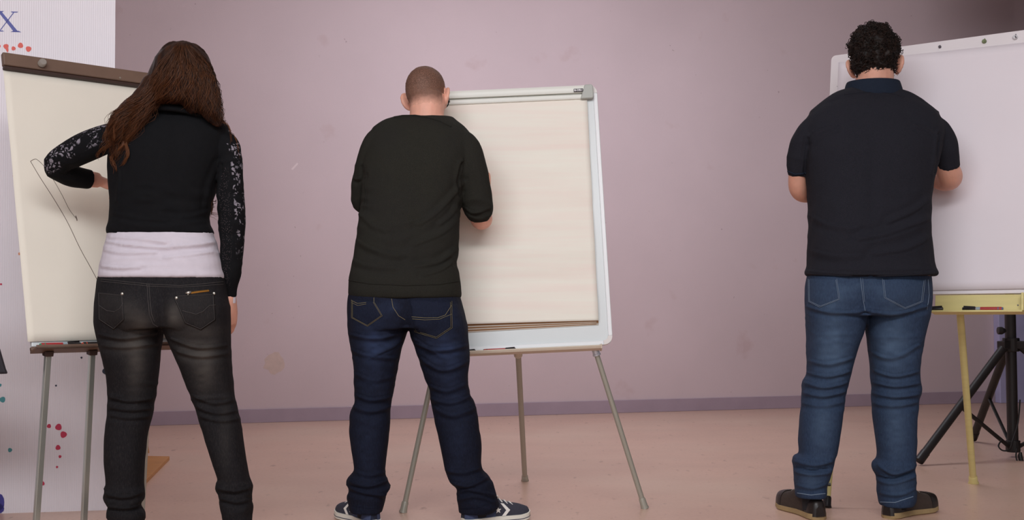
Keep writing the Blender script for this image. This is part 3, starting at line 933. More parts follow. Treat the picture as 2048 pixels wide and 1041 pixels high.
def head_parts(mb, Mh, H, ear=True, jaw=1.0, ear_x=.325):
    E = lambda c, r: mb.ellipsoid([x * H for x in c], [x * H for x in r], Mh)
    E((0, -.03, .62), (.335, .40, .385)); E((0, -.10, .56), (.315, .33, .34))
    E((0, .12, .42), (.275, .30, .36)); E((0, .14, .22), (.235 * jaw, .25, .22)); E((0, .29, .08), (.095, .09, .085))
    E((0, .36, .53), (.20, .07, .05)); E((0, .42, .40), (.05, .085, .10)); E((0, .45, .365), (.062, .06, .045))
    E((0, .375, .225), (.095, .05, .022)); E((0, .37, .185), (.085, .05, .024))
    for s in (-1, 1):
        E((s * .14, .335, .475), (.062, .055, .04)); E((s * .19, .25, .38), (.09, .1, .07))
        if ear:
            # helix rim, inner bowl, lobe; the rear edge stands off the head
            Me = Mh @ Matrix.Translation((s * ear_x * H, -.02 * H, .44 * H)) @ Matrix.Rotation(s * math.radians(34), 4, 'Z') @ Matrix.Rotation(s * math.radians(8), 4, 'Y')
            rim = [(0, .05, .02), (0, .07, .10), (0, .02, .155), (0, -.06, .15), (0, -.105, .09), (0, -.105, 0), (0, -.07, -.07), (0, -.02, -.12), (0, .035, -.12)]
            rim = catmull([(x, y, z) for x, y, z in rim], 4)
            mb.tube([Me @ Vector((s * .045 * H + 0, p[1] * H, p[2] * H)) for p in rim], .024 * H, 10)
            mb.ellipsoid((s * .022 * H, -.02 * H, .02 * H), (.024 * H, .10 * H, .14 * H), Me)
            mb.ellipsoid((s * .03 * H, .02 * H, -.125 * H), (.024 * H, .045 * H, .04 * H), Me)

def hand_parts(mb, wrist, fwd, back, side, L=0.185, curl=35, pinch=False):
    """palm, four fingers and a thumb; back = outward normal of the back of the hand; side = +1 thumb towards back x fwd"""
    f = Vector(fwd).normalized(); b = Vector(back); b = (b - f * b.dot(f)).normalized(); sd = b.cross(f) * side
    k = L / 0.185
    rings = []
    for t, w, h in ((-.02, .024, .018), (.01, .030, .019), (.04, .039, .018), (.075, .042, .015), (.092, .038, .012)):
        rings.append([Vector(wrist) + f * t * k + (sd * math.copysign(abs(math.cos(a)) ** .8, math.cos(a)) * w + b * math.copysign(abs(math.sin(a)) ** .8, math.sin(a)) * h) * k for a in [2 * math.pi * i / 14 for i in range(14)]])
    mb.loft(rings)
    for i, (off, ln, cu) in enumerate(((.030, .072, .75), (.0095, .08, 1.0), (-.011, .074, 1.1), (-.031, .058, 1.2))):
        p = Vector(wrist) + (f * .086 + sd * off) * k
        pts = [p - f * .012 * k, p]; ang = 0
        for sgm in (.45, .30, .25):
            ang += math.radians(curl * cu)
            dv = f * math.cos(ang) - b * math.sin(ang) + sd * off * .4
            pts.append(pts[-1] + dv.normalized() * ln * sgm * k)
        mb.tube(pts, [.0095 * k, .0098 * k, .0092 * k, .0084 * k, .0065 * k], 10)
    p = Vector(wrist) + (f * .022 + sd * .028 - b * .004) * k
    d1 = (f * .65 + sd * .65 - b * .35).normalized(); d2 = (f * .9 + sd * .1 - b * .45).normalized()
    mb.tube([p, p + d1 * .038 * k, p + d1 * .038 * k + d2 * .030 * k, p + d1 * .038 * k + d2 * .054 * k], [.014 * k, .0115 * k, .0105 * k, .008 * k], 10)

def head_matrix(P, px, py_chin, d, yaw, tilt, nod, H):
    """frame whose origin is the chin level under the skull; face along +y turned by yaw to the right"""
    o = P.P(px, py_chin, d)
    return Matrix.Translation(o) @ Matrix.Rotation(-math.radians(yaw), 4, 'Z') @ Matrix.Rotation(math.radians(tilt), 4, 'Y') @ Matrix.Rotation(-math.radians(nod), 4, 'X')

def heel_of(ankle, yaw):
    a = math.radians(yaw)
    return Vector((ankle.x - math.sin(a) * .064, ankle.y - math.cos(a) * .064, 0))

def foot_parts(mb, ankle, yaw):
    a = math.radians(yaw); f = Vector((math.sin(a), math.cos(a), 0)); g = Vector((ankle.x, ankle.y, 0))
    mb.tube([ankle + Vector((0, 0, .04)), ankle, g + Vector((0, 0, .065)) - f * .01, g + f * .03 + Vector((0, 0, .055)), g + f * .10 + Vector((0, 0, .042)), g + f * .165 + Vector((0, 0, .036))], [.040, .029, .024, .020, .016, .011], 14)

def shoe(parent, heel, yaw, L, style, side):
    """heel = floor point under the heel; yaw degrees to the right of straight ahead"""
    a = math.radians(yaw)
    fwd = Vector((math.sin(a), math.cos(a), 0)); rt = Vector((math.cos(a), -math.sin(a), 0))
    fr = Frame(heel, rt, (0, 0, 1)); fr.n = -fwd                  # p(x, z, -y)
    Q = lambda x, y, z: Vector(heel) + rt * x + fwd * y + Vector((0, 0, z))
    wid = lambda t: np.interp(t, [0, .03, .1, .25, .45, .65, .8, .92, .98, 1], [.012, .026, .034, .034, .034, .044, .046, .036, .02, .008])
    bend = lambda t: .010 * side * math.sin(math.pi * min(1, t * 1.1)) * -1
    def ring(t, z, grow):
        return None
    st = 28
    ts = [0.5 - 0.5 * math.cos(math.pi * i / st) for i in range(st + 1)]
    def outline(g):
        R_ = [(bend(t) + wid(t) + g, t * L) for t in ts]; L_ = [(bend(t) - wid(t) - g, t * L) for t in reversed(ts)]
        return R_ + L_
    sh_h, so_h = {'sneaker': (.072, .026), 'boot': (.078, .018), 'plain': (.075, .022)}[style]
    heelh = .006 if style == 'boot' else 0
    lay = lambda pts, zf: [Q(x, y, zf(y / L)) for x, y in pts]
    spring = lambda t: .010 * max(0, (t - .75) / .25) ** 2
    o = thing_part = bpy.data.objects.new('shoe', None); COL.objects.link(o); o.parent = parent; o['_org'] = parent['_org']
    mb = MB(); mb.loft([lay(outline(.001), lambda t: spring(t)), lay(outline(.006), lambda t: .004 + spring(t)), lay(outline(.005), lambda t: so_h + spring(t) + heelh * (1 - t)), lay(outline(-.004), lambda t: so_h + .003 + spring(t))])
    sole = mb.build('sole', {'sneaker': 'rubber_white', 'boot': 'sole_tan', 'plain': 'sole_dark'}[style], o, smooth=True)
    if style == 'sneaker':
        mb = MB(); mb.loft([lay(outline(.0062), lambda t: .010 + spring(t)), lay(outline(.0066), lambda t: .0115 + spring(t)), lay(outline(.0062), lambda t: .013 + spring(t))], False)
        mb.build('sole_stripe', 'stripe_navy', sole, smooth=True)
    # upper: a loft of arches from heel to toe
    top = lambda t: np.interp(t, [0, .02, .08, .25, .40, .55, .70, .85, .95, 1], [.045, .062, .07, .066, .082, .070, .054, .046, .036, .014] if style != 'boot' else [.04, .056, .064, .074, .098, .086, .066, .062, .054, .02])
    rings = []
    for t in ts[1:-1]:
        w_ = wid(t) * 1.02 + .001; h = top(t) + so_h * .6; z0 = so_h * .6 + spring(t)
        nr = []
        for k in range(17):
            an = math.pi * k / 16
            x = bend(t) + w_ * math.copysign(abs(math.cos(an)) ** .62, math.cos(an)); z = z0 + (h - z0) * abs(math.sin(an)) ** .72
            if t < .30: x = bend(t) + (x - bend(t)) * (1 - .12 * (z / .1))
            nr.append(Q(x, t * L, z))
        rings.append(nr)
    um = {'sneaker': 'suede_navy', 'boot': 'suede_brown', 'plain': 'suede_brown'}[style]
    upm = MB().loft(rings).mesh('u')
    bvh_u = bvh_of(upm)
    up = put('upper', upm, um, o, smooth=True)
    MB().tube([Q(0, .064, .03), Q(0, .064, .09), Q(0, .064, .15)], [.034, .037, .040], 16).build('sock', 'sock_dark', o, smooth=True)
    def strip(pts, r, m, name, flat=.5, par=None):
        P = []
        for x, y, z in pts:
            q = Q(x, y, z); h = bvh_u.find_nearest(q)
            P.append(h[0] + (q - h[0]).normalized() * .0015 if (q - h[0]).length > 1e-6 else q)
        MB().tube(P, r, 6).build(name, m, par or o, smooth='all')
    if style == 'sneaker':
        # quarter panel, laces, star and chevron on the outer side
        qr = []
        for t in [t for t in ts if .001 < t < .46]:
            w_ = wid(t) * 1.02 + .0025; h = top(t) * .99 + so_h * .6 + .001; z0 = so_h * .6
            qr.append([Q(bend(t) + w_ * math.copysign(abs(math.cos(math.pi * k / 16)) ** .62, math.cos(math.pi * k / 16)) * (1 - .12 * ((z0 + (h - z0) * abs(math.sin(math.pi * k / 16)) ** .72) / .1) * (1 if t < .3 else 0)), t * L, z0 + (h - z0) * abs(math.sin(math.pi * k / 16)) ** .72 + .001) for k in range(17)])
        MB().loft(qr).build('quarter', 'canvas_navy', o, smooth=True)
        for i in range(4):
            y = L * (.48 + .075 * i); zz = top(y / L) + so_h * .6 + .004
            strip([(-.022, y, zz - .012), (-.010, y + .006, zz), (.010, y - .004, zz), (.022, y, zz - .012)], .0026, 'lace_white', 'lace', par=up)
        zz = top(.45) + so_h
        for sg in (-1, 1):
            loop = [(0, .45 * L, zz), (sg * .02, .42 * L, zz + .012), (sg * .036, .44 * L, zz + .002), (sg * .026, .48 * L, zz - .006), (0, .46 * L, zz)]
            MB().tube([Q(*q) for q in catmull(loop, 5)], .0022, 6).build('lace', 'lace_white', up, smooth='all')
        for sg in (-1, 1):
            def side_pt(y, z):
                q = Q(sg * .08 + bend(y / L), y, z); h = bvh_u.ray_cast(q, -rt * sg)
                return (h[0] + rt * sg * .0035) if h[0] is not None else Q(sg * (wid(y / L) + .003), y, z)
            sc_, sz_ = .475 * L, .050
            star = [(sc_ + (.013 if k % 2 == 0 else .0055) * math.sin(k * math.pi / 5), sz_ + (.013 if k % 2 == 0 else .0055) * math.cos(k * math.pi / 5)) for k in range(10)]
            chev = [(.52 * L, .074), (.565 * L, .072), (.64 * L, .048), (.575 * L, .028), (.525 * L, .028), (.585 * L, .048)]
            for nm, pl in (('star_emblem', star), ('chevron_emblem', chev)):
                cc = [side_pt(y, z) for y, z in pl]
                m_ = MB(); n_ = len(cc)
                cen = side_pt(sum(p[0] for p in pl) / n_, sum(p[1] for p in pl) / n_) if nm == 'star_emblem' else None
                if cen is not None: m_.add(cc + [cen], [(i, (i + 1) % n_, n_) for i in range(n_)])
                else: m_.add(cc, [(0, 1, 2, 5), (5, 2, 3, 4)])
                e_ = m_.build(nm, 'lace_white', up)
                md_ = e_.modifiers.new('t', 'SOLIDIFY'); md_.thickness = .0012; md_.offset = 0
    if style == 'boot':
        qr = []
        for t in [t for t in ts if t < .24]:
            w_ = wid(max(t, .004)) * 1.02 + .0025; h = (top(t) + so_h * .6) * 1.0; z0 = so_h * .6
            qr.append([Q(bend(t) + w_ * math.copysign(abs(math.cos(math.pi * k / 16)) ** .62, math.cos(math.pi * k / 16)) * (1 - .12 * ((z0 + (h - z0) * abs(math.sin(math.pi * k / 16)) ** .72) / .1)), t * L - .003, z0 + (h - z0) * abs(math.sin(math.pi * k / 16)) ** .72 + .002) for k in range(17)])
        MB().loft(qr).build('heel_counter', 'leather_black', o, smooth=True)
        qr = []
        for t in [t for t in ts if t > .74 and t < .9999]:
            w_ = wid(t) * 1.03 + .0025; h = top(t) + so_h * .6 + .003; z0 = so_h * .6 + spring(t)
            qr.append([Q(bend(t) + w_ * math.copysign(abs(math.cos(math.pi * k / 16)) ** .62, math.cos(math.pi * k / 16)), t * L + .002, z0 + (h - z0) * abs(math.sin(math.pi * k / 16)) ** .72) for k in range(17)])
        MB().loft(qr).build('toe_cap', 'leather_black', o, smooth=True)
        for i in range(3):
            y = L * (.47 + .07 * i); zz = top(y / L) + so_h * .6 + .003
            strip([(-.02, y, zz - .010), (0, y, zz), (.02, y, zz - .010)], .0016, 'knob_grey', 'lace', par=up)
    return o

def strands(guides, n, bvh, parent, mt, name, r0=.0011, wave=(0, .006), wl=.05, lift=.003, spread=3.0, seed=1, tone=(.0, 1.0), closed=False, seg=22, tone_x=lambda x: 1.0):
    """hair strands combed along pixel guides and laid on the hair mass"""
    rng = random.Random(seed)
    G = [np.array([c for c in catmull([(x, y) for x, y in g], 6)]) for g in guides]
    def samp(g, t):
        d = np.r_[0, np.cumsum(np.hypot(*np.diff(g, axis=0).T))]; d /= d[-1]
        return np.stack([np.interp(t, d, g[:, 0]), np.interp(t, d, g[:, 1])], 1)
    t = np.linspace(0, 1, seg); G = [samp(g, t) for g in G]
    mb = MB(); tones = []
    for i in range(n):
        u = rng.random() * (len(G) - 1) if len(G) > 1 else 0
        k = min(int(u), len(G) - 2) if len(G) > 1 else 0
        f = u - k
        g = G[k] * (1 - f) + G[min(k + 1, len(G) - 1)] * f
        end = rng.uniform(.72, 1.0); st = rng.uniform(0, .35) if rng.random() < .5 else 0
        tt = st + (end - st) * t
        g = np.stack([np.interp(tt, t, g[:, 0]), np.interp(tt, t, g[:, 1])], 1)
        jx, jy = rng.gauss(0, spread), rng.gauss(0, spread)
        ph = rng.random() * 6.28; am = rng.uniform(.4, 1.2); L = wl * rng.uniform(.8, 1.25); lf = rng.uniform(.2, 1) * lift
        pts = []; run = 0; last = None
        for j in range(seg):
            x, y = g[j, 0] + jx * (.25 + .75 * tt[j]), g[j, 1] + jy * (.25 + .75 * tt[j])
            h = cast(bvh, x, y)
            if h is not None: p = h[0] - h[2] * lf
            else:
                q0 = W(x, y, pts[-1].y if pts else 4.0)
                nn = bvh.find_nearest(q0)
                p = W(x, y, nn[0].y) if nn[0] is not None else q0
                if (p - nn[0]).length < lift * 4 and (p - nn[0]).length > 1e-6: p = nn[0] + (p - nn[0]).normalized() * lf
            if last is not None: run += (p - last).length
            last = p
            a = wave[0] + (wave[1] - wave[0]) * tt[j]
            p2 = p + Vector((math.sin(run / L * 6.28 + ph), math.cos(run / L * 6.28 + ph) * .6, 0)) * a * am
            pts.append(p2)
        # keep jumps out
        ok = [pts[0]]
        for p in pts[1:]:
            if (p - ok[-1]).length > .07: p = ok[-1] + (p - ok[-1]).normalized() * .02
            ok.append(p)
        rr = [r0 * (.7 + .5 * math.sin(math.pi * min(1, .15 + .85 * j / seg))) * (1 - .6 * (j / seg) ** 3) for j in range(seg)]
        n0 = len(mb.v); mb.tube(ok, rr, 4)
        tn = rng.uniform(*tone) * tone_x(g[seg // 2, 0])
        tones += [tn * (.55 + .45 * tt[min(seg - 1, (q // 4))]) for q in range(len(mb.v) - n0)]
    me = mb.mesh(name); attr(me, 'tone', tones)
    return put(name, me, mt, parent, smooth='all', fixn=False)
# ------------------------------------------------------------------ woman
P = Person(3.78)
base = Vector((W(335, 600, 3.78).x, 3.78, 0))
w_torso = [(222, 300, 425, .07, .05), (234, 268, 442, .06, .075), (246, 246, 452, .055, .095), (264, 232, 457, .05, .105), (290, 224, 454, .05, .115), (320, 219, 446, .045, .12), (360, 219, 434, .04, .118),
           (400, 223, 425, .035, .112), (440, 221, 417, .03, .108), (458, 216, 423, .025, .11), (469, 217, 427, .025, .11)]
w_shirt = [(440, 234, 404, .03, .085), (462, 222, 422, .025, .098), (485, 216, 429, .02, .112), (510, 210, 436, .015, .118), (535, 204, 441, .008, .122), (550, 202, 445, .004, .125), (557, 203, 446, .004, .124)]
w_hip = [(535, 208, 438, .008, .11), (550, 201, 445, .004, .116), (565, 197, 449, 0, .12), (590, 194, 453, 0, .126), (612, 192, 457, -.004, .13), (635, 192, 459, -.004, .128), (654, 196, 460, 0, .12)]
w_l1 = [(612, 194, 322, 0, .11), (640, 193, 323, 0, .112), (657, 195, 324, 0, .11), (705, 206, 318, 0, .098), (745, 215, 314, .004, .088), (785, 220, 310, .01, .078), (830, 218, 302, .012, .072), (870, 212, 293, .006, .07), (920, 211, 288, 0, .068),
        (960, 214, 286, 0, .062), (985, 211, 286, 0, .062), (1000, 213, 285, 0, .06), (1012, 221, 281, 0, .056), (1028, 217, 288, 0, .06), (1042, 220, 286, 0, .058), (1058, 222, 283, 0, .056), (1066, 224, 281, 0, .054)]
w_l2 = [(612, 326, 458, 0, .11), (640, 326, 459, 0, .112), (660, 329, 459, 0, .11), (695, 345, 460, 0, .1), (735, 362, 462, .004, .09), (775, 377, 466, .01, .08), (805, 389, 469, .012, .074), (835, 400, 477, .012, .072), (885, 414, 486, .006, .07),
        (930, 428, 493, 0, .066), (958, 437, 498, 0, .062), (974, 433, 503, 0, .062), (986, 440, 502, 0, .058), (1000, 443, 500, 0, .058), (1012, 443, 503, 0, .058), (1030, 447, 502, 0, .056), (1050, 448, 503, 0, .056), (1066, 450, 500, 0, .054)]
arm_l = [(262, 266, .05, 22), (240, 270, .045, 27), (205, 281, .045, 30), (170, 295, .05, 31), (135, 313, .06, 28), (114, 328, .07, 25), (122, 342, .10, 25), (145, 352, .14, 23), (166, 357, .175, 21.5), (180, 359, .195, 21)]
arm_r = [(440, 275, .04, 20), (455, 292, .035, 24), (461, 325, .03, 23), (461, 360, .03, 25), (461, 395, .03, 27), (464, 445, .03, 27), (464, 500, .035, 23), (461, 545, .04, 21), (459, 572, .05, 17), (461, 596, .055, 11)]
# body
mb = MB()
g = -.013
P.rows(mb, w_torso, g); P.rows(mb, w_shirt, g); P.rows(mb, w_hip, g); P.rows(mb, w_l1, g - .006); P.rows(mb, w_l2, g - .006)
P.limb(mb, [(a, b_, c, r * .72) for a, b_, c, r in arm_l[:-1]] + [(182, 359, .205, 17), (198, 361, .225, 16)])
P.limb(mb, [(a, b_, c, r * .78) for a, b_, c, r in arm_r[:-1]] + [(461, 600, .055, 9.5)])
Hh = .215
MH_ = head_matrix(P, 358, 232, .12, 0, 0, 10, Hh)
head_parts(mb, MH_, Hh, ear=True)
mb.tube([P.P(355, 262, .06), P.P(356, 235, .075), P.P(358, 195, .10)], [.062, .052, .055], 18)
hand_parts(mb, P.P(199, 362, .228), (.42, .60, -.22), (-.15, -.45, .85), -1, L=.175, curl=44)
hand_parts(mb, P.P(461, 603, .055), (-.05, .10, -1), (.9, -.35, 0), 1, L=.165, curl=30)
for sx, ys in ((251, 1062), (475, 1064)):
    foot_parts(mb, P.P(sx, 1050, 0), 6 if sx > 300 else -6)
me = fuse(mb, .0045, 4)
wom = put('person', me, 'skin_light', None, base, smooth='all', fixn=False)
tag(wom, 'person with long brown hair and black lace-sleeved top drawing on left easel', 'person', 'people drawing at the easels')

# jacket
mb = MB(); P.rows(mb, w_torso)
jt = fuse(mb, .006, 1)
mb = MB(); P.rows(mb, w_torso); P.limb(mb, arm_l); P.limb(mb, arm_r)
P.limb(mb, [(258, 262, .045, 25), (300, 246, .035, 28), (345, 240, .03, 30), (380, 243, .03, 30), (412, 252, .03, 28), (442, 272, .04, 24)])
me = fuse(mb, .005, 5)
q = relief(me, bumps=[(285, 300, 40, 60, .008), (385, 300, 40, 60, .008), (335, 380, 14, 90, -.006), (330, 452, 90, 12, .003)],
           creases=[([(240, 445), (300, 452), (360, 450), (412, 440)], 5, .0015), ([(225, 425), (280, 436), (330, 440)], 5, .0025), ([(415, 425), (370, 436), (320, 432)], 5, .0025),
                    ([(436, 330), (420, 370), (415, 410)], 6, .003), ([(228, 320), (240, 350), (235, 400)], 6, .003), ([(445, 330), (441, 390), (437, 440)], 4, -.005)],
           folds=[(330, 420, 110, 50, .003), (118, 335, 35, 40, .004), (462, 400, 30, 110, .003), (460, 560, 26, 40, .003)], fine=.0012, seed=4)
PP = co(me); q = proj(PP)
ds, sd = seg_dist(q, [(212, 262), (170, 278), (130, 300), (104, 328)])
lace = np.clip(1.5 - ds / 17, 0, 1) * (q[:, 0] < 224)
lx = np.interp(q[:, 1], [285, 300, 330, 380, 440, 500, 545], [458, 466, 470, 474, 478, 478, 474])
lace2 = np.clip((q[:, 0] - lx + 10) / 6, 0, 1) * (q[:, 1] > 287) * (q[:, 1] < 520) * (q[:, 0] > 440)
net = np.clip((lx - 12 - q[:, 0]) / 6, 0, 1) * (q[:, 1] > 335) * (q[:, 1] < 580) * (q[:, 0] > np.interp(q[:, 1], [335, 385, 470, 600], [447, 437, 444, 446]))
attr(me, 'lace', np.clip(lace + lace2 * np.clip((535 - q[:, 1]) / 90, .25, 1), 0, 1)); attr(me, 'net', net)
mj = mat('jersey_lace', lin(12, 12, 15), .9, var=.12, vscale=60, bump=.3, bscale=700, spec=.2)
nt = mj.node_tree
tc = node(mj, 'ShaderNodeTexCoord')
wn = node(mj, 'ShaderNodeTexNoise'); wn.inputs['Scale'].default_value = 38; wn.inputs['Detail'].default_value = 3
nt.links.new(tc.outputs['Object'], wn.inputs['Vector'])
va = node(mj, 'ShaderNodeVectorMath', operation='MULTIPLY_ADD'); va.inputs[1].default_value = (.06, .06, .06)
nt.links.new(wn.outputs['Color'], va.inputs[0]); nt.links.new(tc.outputs['Object'], va.inputs[2])
vo = node(mj, 'ShaderNodeTexVoronoi', feature='DISTANCE_TO_EDGE'); vo.inputs['Scale'].default_value = 48
nt.links.new(va.outputs[0], vo.inputs['Vector'])
r1 = node(mj, 'ShaderNodeMapRange'); r1.inputs[1].default_value = .14; r1.inputs[2].default_value = .22
nt.links.new(vo.outputs['Distance'], r1.inputs[0])
pn = noise_fac(mj, 26, .46, .52, 2)
mix_in(mj, mul(mj, mul(mj, mul(mj, r1.outputs[0], pn), attr_fac(mj, 'lace', .2, .6)), .8), lin(150, 142, 152))
v2 = node(mj, 'ShaderNodeTexVoronoi'); v2.inputs['Scale'].default_value = 210; nt.links.new(tc.outputs['Object'], v2.inputs['Vector'])
r2 = node(mj, 'ShaderNodeMapRange'); r2.inputs[1].default_value = .35; r2.inputs[2].default_value = .15
nt.links.new(v2.outputs['Distance'], r2.inputs[0])
mix_in(mj, mul(mj, mul(mj, r2.outputs[0], attr_fac(mj, 'net')), .3), lin(130, 112, 116))
jb = bvh_of(me)
jk = put('top', me, mj, wom, smooth='all', fixn=False)
jk['label'] = 'black cropped top with lace and mesh sleeves'
# collar roll under the hair
MB().tube([P.P(*x) for x in catmull([(300, 226, .0), (316, 216, -.025), (345, 217, -.04), (375, 222, -.035), (405, 232, -.01)], 6)], .011, 10).build('collar', 'jersey_black', jk, smooth='all')
for pts, hgt in ((w_torso, 0),):
    stitch(jb, [(218, 463), (260, 468), (330, 470), (400, 471), (425, 470)], .0022, 'jersey_black', jk, 'hem')
# light undershirt
mb = MB(); P.rows(mb, w_shirt, .003)
me = fuse(mb, .005, 4)
relief(me, bumps=[(325, 520, 25, 50, -.006)], creases=[([(215, 482), (260, 490), (320, 494), (390, 490), (428, 484)], 4, .004), ([(212, 500), (250, 506), (310, 504)], 4, .003), ([(205, 532), (240, 536), (280, 534)], 4, .004), ([(425, 505), (380, 512), (330, 516)], 5, .003), ([(222, 474), (280, 478), (330, 484)], 4, .003)],
       folds=[(325, 505, 130, 50, .003)], fine=.001, seed=6, fold_scale=(5, 5, 45))
put('undershirt', me, 'jersey_white', wom, smooth='all', fixn=False)['label'] = 'pale grey undershirt showing below the black top'
# cuff of the shirt at her right hand
MB().tube([P.P(461, 592, .055), P.P(461, 598, .055), P.P(461, 607, .055)], [.0175, .0185, .0175], 16).build('shirt_cuff', 'jersey_white', wom, smooth=True)
# jeans
mb = MB(); P.rows(mb, w_hip); P.rows(mb, w_l1); P.rows(mb, w_l2)
me = fuse(mb, .005, 5)
relief(me, bumps=[(262, 622, 50, 45, .026), (392, 628, 50, 45, .026), (325, 640, 9, 40, -.012), (322, 600, 10, 40, -.004)],
       creases=[([(200, 668), (250, 676), (310, 664)], 5, .005), ([(345, 676), (395, 694), (452, 690)], 5, .005), ([(356, 702), (400, 712), (455, 706)], 5, .004), ([(205, 690), (250, 694), (312, 686)], 5, .003),
                ([(222, 795), (260, 802), (304, 796)], 4, .005), ([(220, 815), (262, 820), (302, 816)], 4, .005), ([(222, 830), (258, 836), (300, 832)], 4, .004), ([(385, 790), (425, 806), (466, 800)], 4, .005), ([(394, 812), (430, 826), (472, 822)], 4, .005), ([(402, 832), (440, 842), (474, 838)], 4, .004),
                ([(214, 988), (250, 994), (284, 984)], 4, .006), ([(218, 1010), (250, 1016), (284, 1008)], 4, .006), ([(438, 976), (470, 982), (500, 974)], 4, .006), ([(444, 996), (472, 1004), (500, 998)], 4, .006)],
       folds=[(260, 810, 60, 45, .0035), (430, 815, 60, 45, .0035), (250, 1010, 60, 40, .005), (470, 1000, 60, 40, .005), (330, 730, 150, 60, .0015)], fine=.0012, seed=8)
fade_map(me, [(250, 625, 26, 30, .3), (285, 645, 20, 22, .4), (350, 632, 16, 22, .75), (395, 615, 30, 26, .35), (272, 715, 18, 60, .55), (258, 690, 40, 18, .35), (392, 700, 40, 26, .5), (410, 740, 22, 45, .5), (400, 660, 40, 16, .3), (450, 860, 12, 80, .15)])
jb = bvh_of(me)
jn = put('jeans', me, 'denim_black', wom, smooth='all', fixn=False)
jn['label'] = 'faded black skinny jeans with a zipped back pocket'
th = 'denim_black_thread'
for nm, pl in (('pocket', [(347, 595), (352, 592), (428, 588), (431, 641), (402, 661), (370, 647)]), ('pocket', [(197, 585), (246, 590), (249, 640), (228, 660), (198, 640)])):
    o = patch(jb, pl, .0018, 'denim_black', jn, nm)
    if o is not None and 'fade' not in o.data.attributes: attr(o.data, 'fade', [.12] * len(o.data.vertices))
    cx, cy = sum(p[0] for p in pl) / len(pl), sum(p[1] for p in pl) / len(pl)
    sh_ = [(p[0] + (cx - p[0]) * .07, p[1] + (cy - p[1]) * .07) for p in pl]
    stitch(jb, sh_ + [sh_[0]], .0008, th, jn, 'seam', off=.0026)
stitch(jb, [(365, 622), (380, 626), (392, 629), (405, 624), (418, 612), (430, 611)], .001, th, jn, 'seam', off=.0026)
stitch(jb, [(200, 612), (215, 622), (230, 624), (240, 618), (247, 607)], .001, th, jn, 'seam', off=.0026)
stitch(jb, [(202, 559), (260, 565), (300, 569), (360, 572), (410, 568), (446, 564)], .001, th, jn, 'seam'); stitch(jb, [(202, 563), (260, 569), (300, 573), (360, 575), (410, 572), (446, 569)], .001, th, jn, 'seam')
stitch(jb, [(294, 568), (296, 600), (299, 630), (306, 648), (318, 656)], .001, th, jn, 'seam'); stitch(jb, [(298, 568), (300, 600), (303, 628), (309, 644)], .001, th, jn, 'seam')
for x, y in ((353, 597), (427, 588), (245, 589)):
    q0 = on_surf(jb, x, y, .002)
    if q0 is not None: MB().ellipsoid(q0, (.0052, .003, .0052), None, 12, 8).build('rivet', 'rivet_silver', jn, smooth='all')
zp = stitch(jb, [(380, 587), (400, 584), (417, 582)], .0035, 'brass', jn, 'zip', off=.001)
q0, q1 = on_surf(jb, 377, 587, .004), on_surf(jb, 376, 593, .005)
if q0 is not None: MB().tube([on_surf(jb, 371, 588, .003), q0, on_surf(jb, 382, 586, .003)], [.003, .0055, .004], 8).build('zip_slider', 'rivet_silver', jn, smooth='all')
if q1 is not None: MB().tube([q0, q1], [.002, .0028], 6).build('zip_pull', 'rivet_silver', jn)
for sd_, x in ((-1, 252), (1, 474)):
    shoe(wom, heel_of(P.P(x, 1050, 0), 6 * sd_), 6 * sd_, .245, 'plain', sd_)
# hair mass
mb = MB()
hr = [(86, 358, 376, .03, .02), (90, 343, 391, .03, .05), (97, 333, 401, .03, .075), (106, 326, 409, .03, .09), (120, 317, 416, .03, .105), (136, 309, 421, .03, .11), (155, 301, 427, .025, .112), (172, 295, 431, .02, .11), (190, 290, 434, .015, .10), (203, 292, 434, .005, .085), (210, 305, 425, .0, .07)]
P.rows(mb, hr, ex=2.0)
P.limb(mb, [(405, 160, -.02, 26), (412, 200, -.03, 25), (422, 225, -.035, 18), (434, 244, -.03, 9), (440, 252, -.025, 4)])
P.limb(mb, [(385, 180, -.04, 26), (385, 205, -.045, 20), (390, 224, -.045, 9)])
P.limb(mb, [(312, 165, -.01, 22), (288, 200, -.03, 23), (258, 226, -.04, 22), (240, 248, -.05, 20), (233, 266, -.055, 13), (230, 282, -.06, 4)])
P.limb(mb, [(300, 185, -.04, 18), (285, 220, -.06, 14), (270, 248, -.062, 10), (260, 268, -.062, 6), (254, 280, -.062, 3)])
me = fuse(mb, .005, 5)
relief(me, folds=[(360, 170, 120, 120, .005)], fine=.002, seed=12, fold_scale=(48, 48, 5))
PP = co(me); q = proj(PP)
attr(me, 'tone', np.clip(.05 + .15 * vnoise(PP * np.array([90, 90, 6]), 4) + .25 * np.clip((300 - q[:, 0]) / 60, 0, 1), 0, 1))
hb = bvh_of(me)
hair = put('hair', me, 'hair_brown', wom, smooth='all', fixn=False)
hair['label'] = 'long wavy brown hair falling over the left shoulder'
G = [[(352, 91), (322, 125), (300, 160), (286, 190), (252, 210), (224, 232), (214, 262), (206, 290), (199, 312)],
     [(354, 91), (330, 125), (308, 165), (288, 200), (258, 224), (234, 248), (222, 276), (214, 300)],
     [(357, 90), (338, 125), (316, 165), (296, 203), (272, 232), (252, 260), (240, 285), (234, 312), (230, 330)],
     [(359, 90), (345, 130), (326, 170), (308, 203), (288, 232), (274, 258), (260, 284), (252, 304)],
     [(361, 90), (352, 135), (338, 178), (325, 204), (318, 214)], [(364, 90), (362, 140), (355, 190), (350, 220)], [(368, 90), (378, 140), (380, 190), (378, 222)],
     [(372, 90), (394, 140), (402, 190), (406, 234)], [(376, 91), (408, 135), (420, 185), (427, 222), (434, 246)], [(380, 92), (419, 132), (434, 176), (441, 216), (447, 254)]]
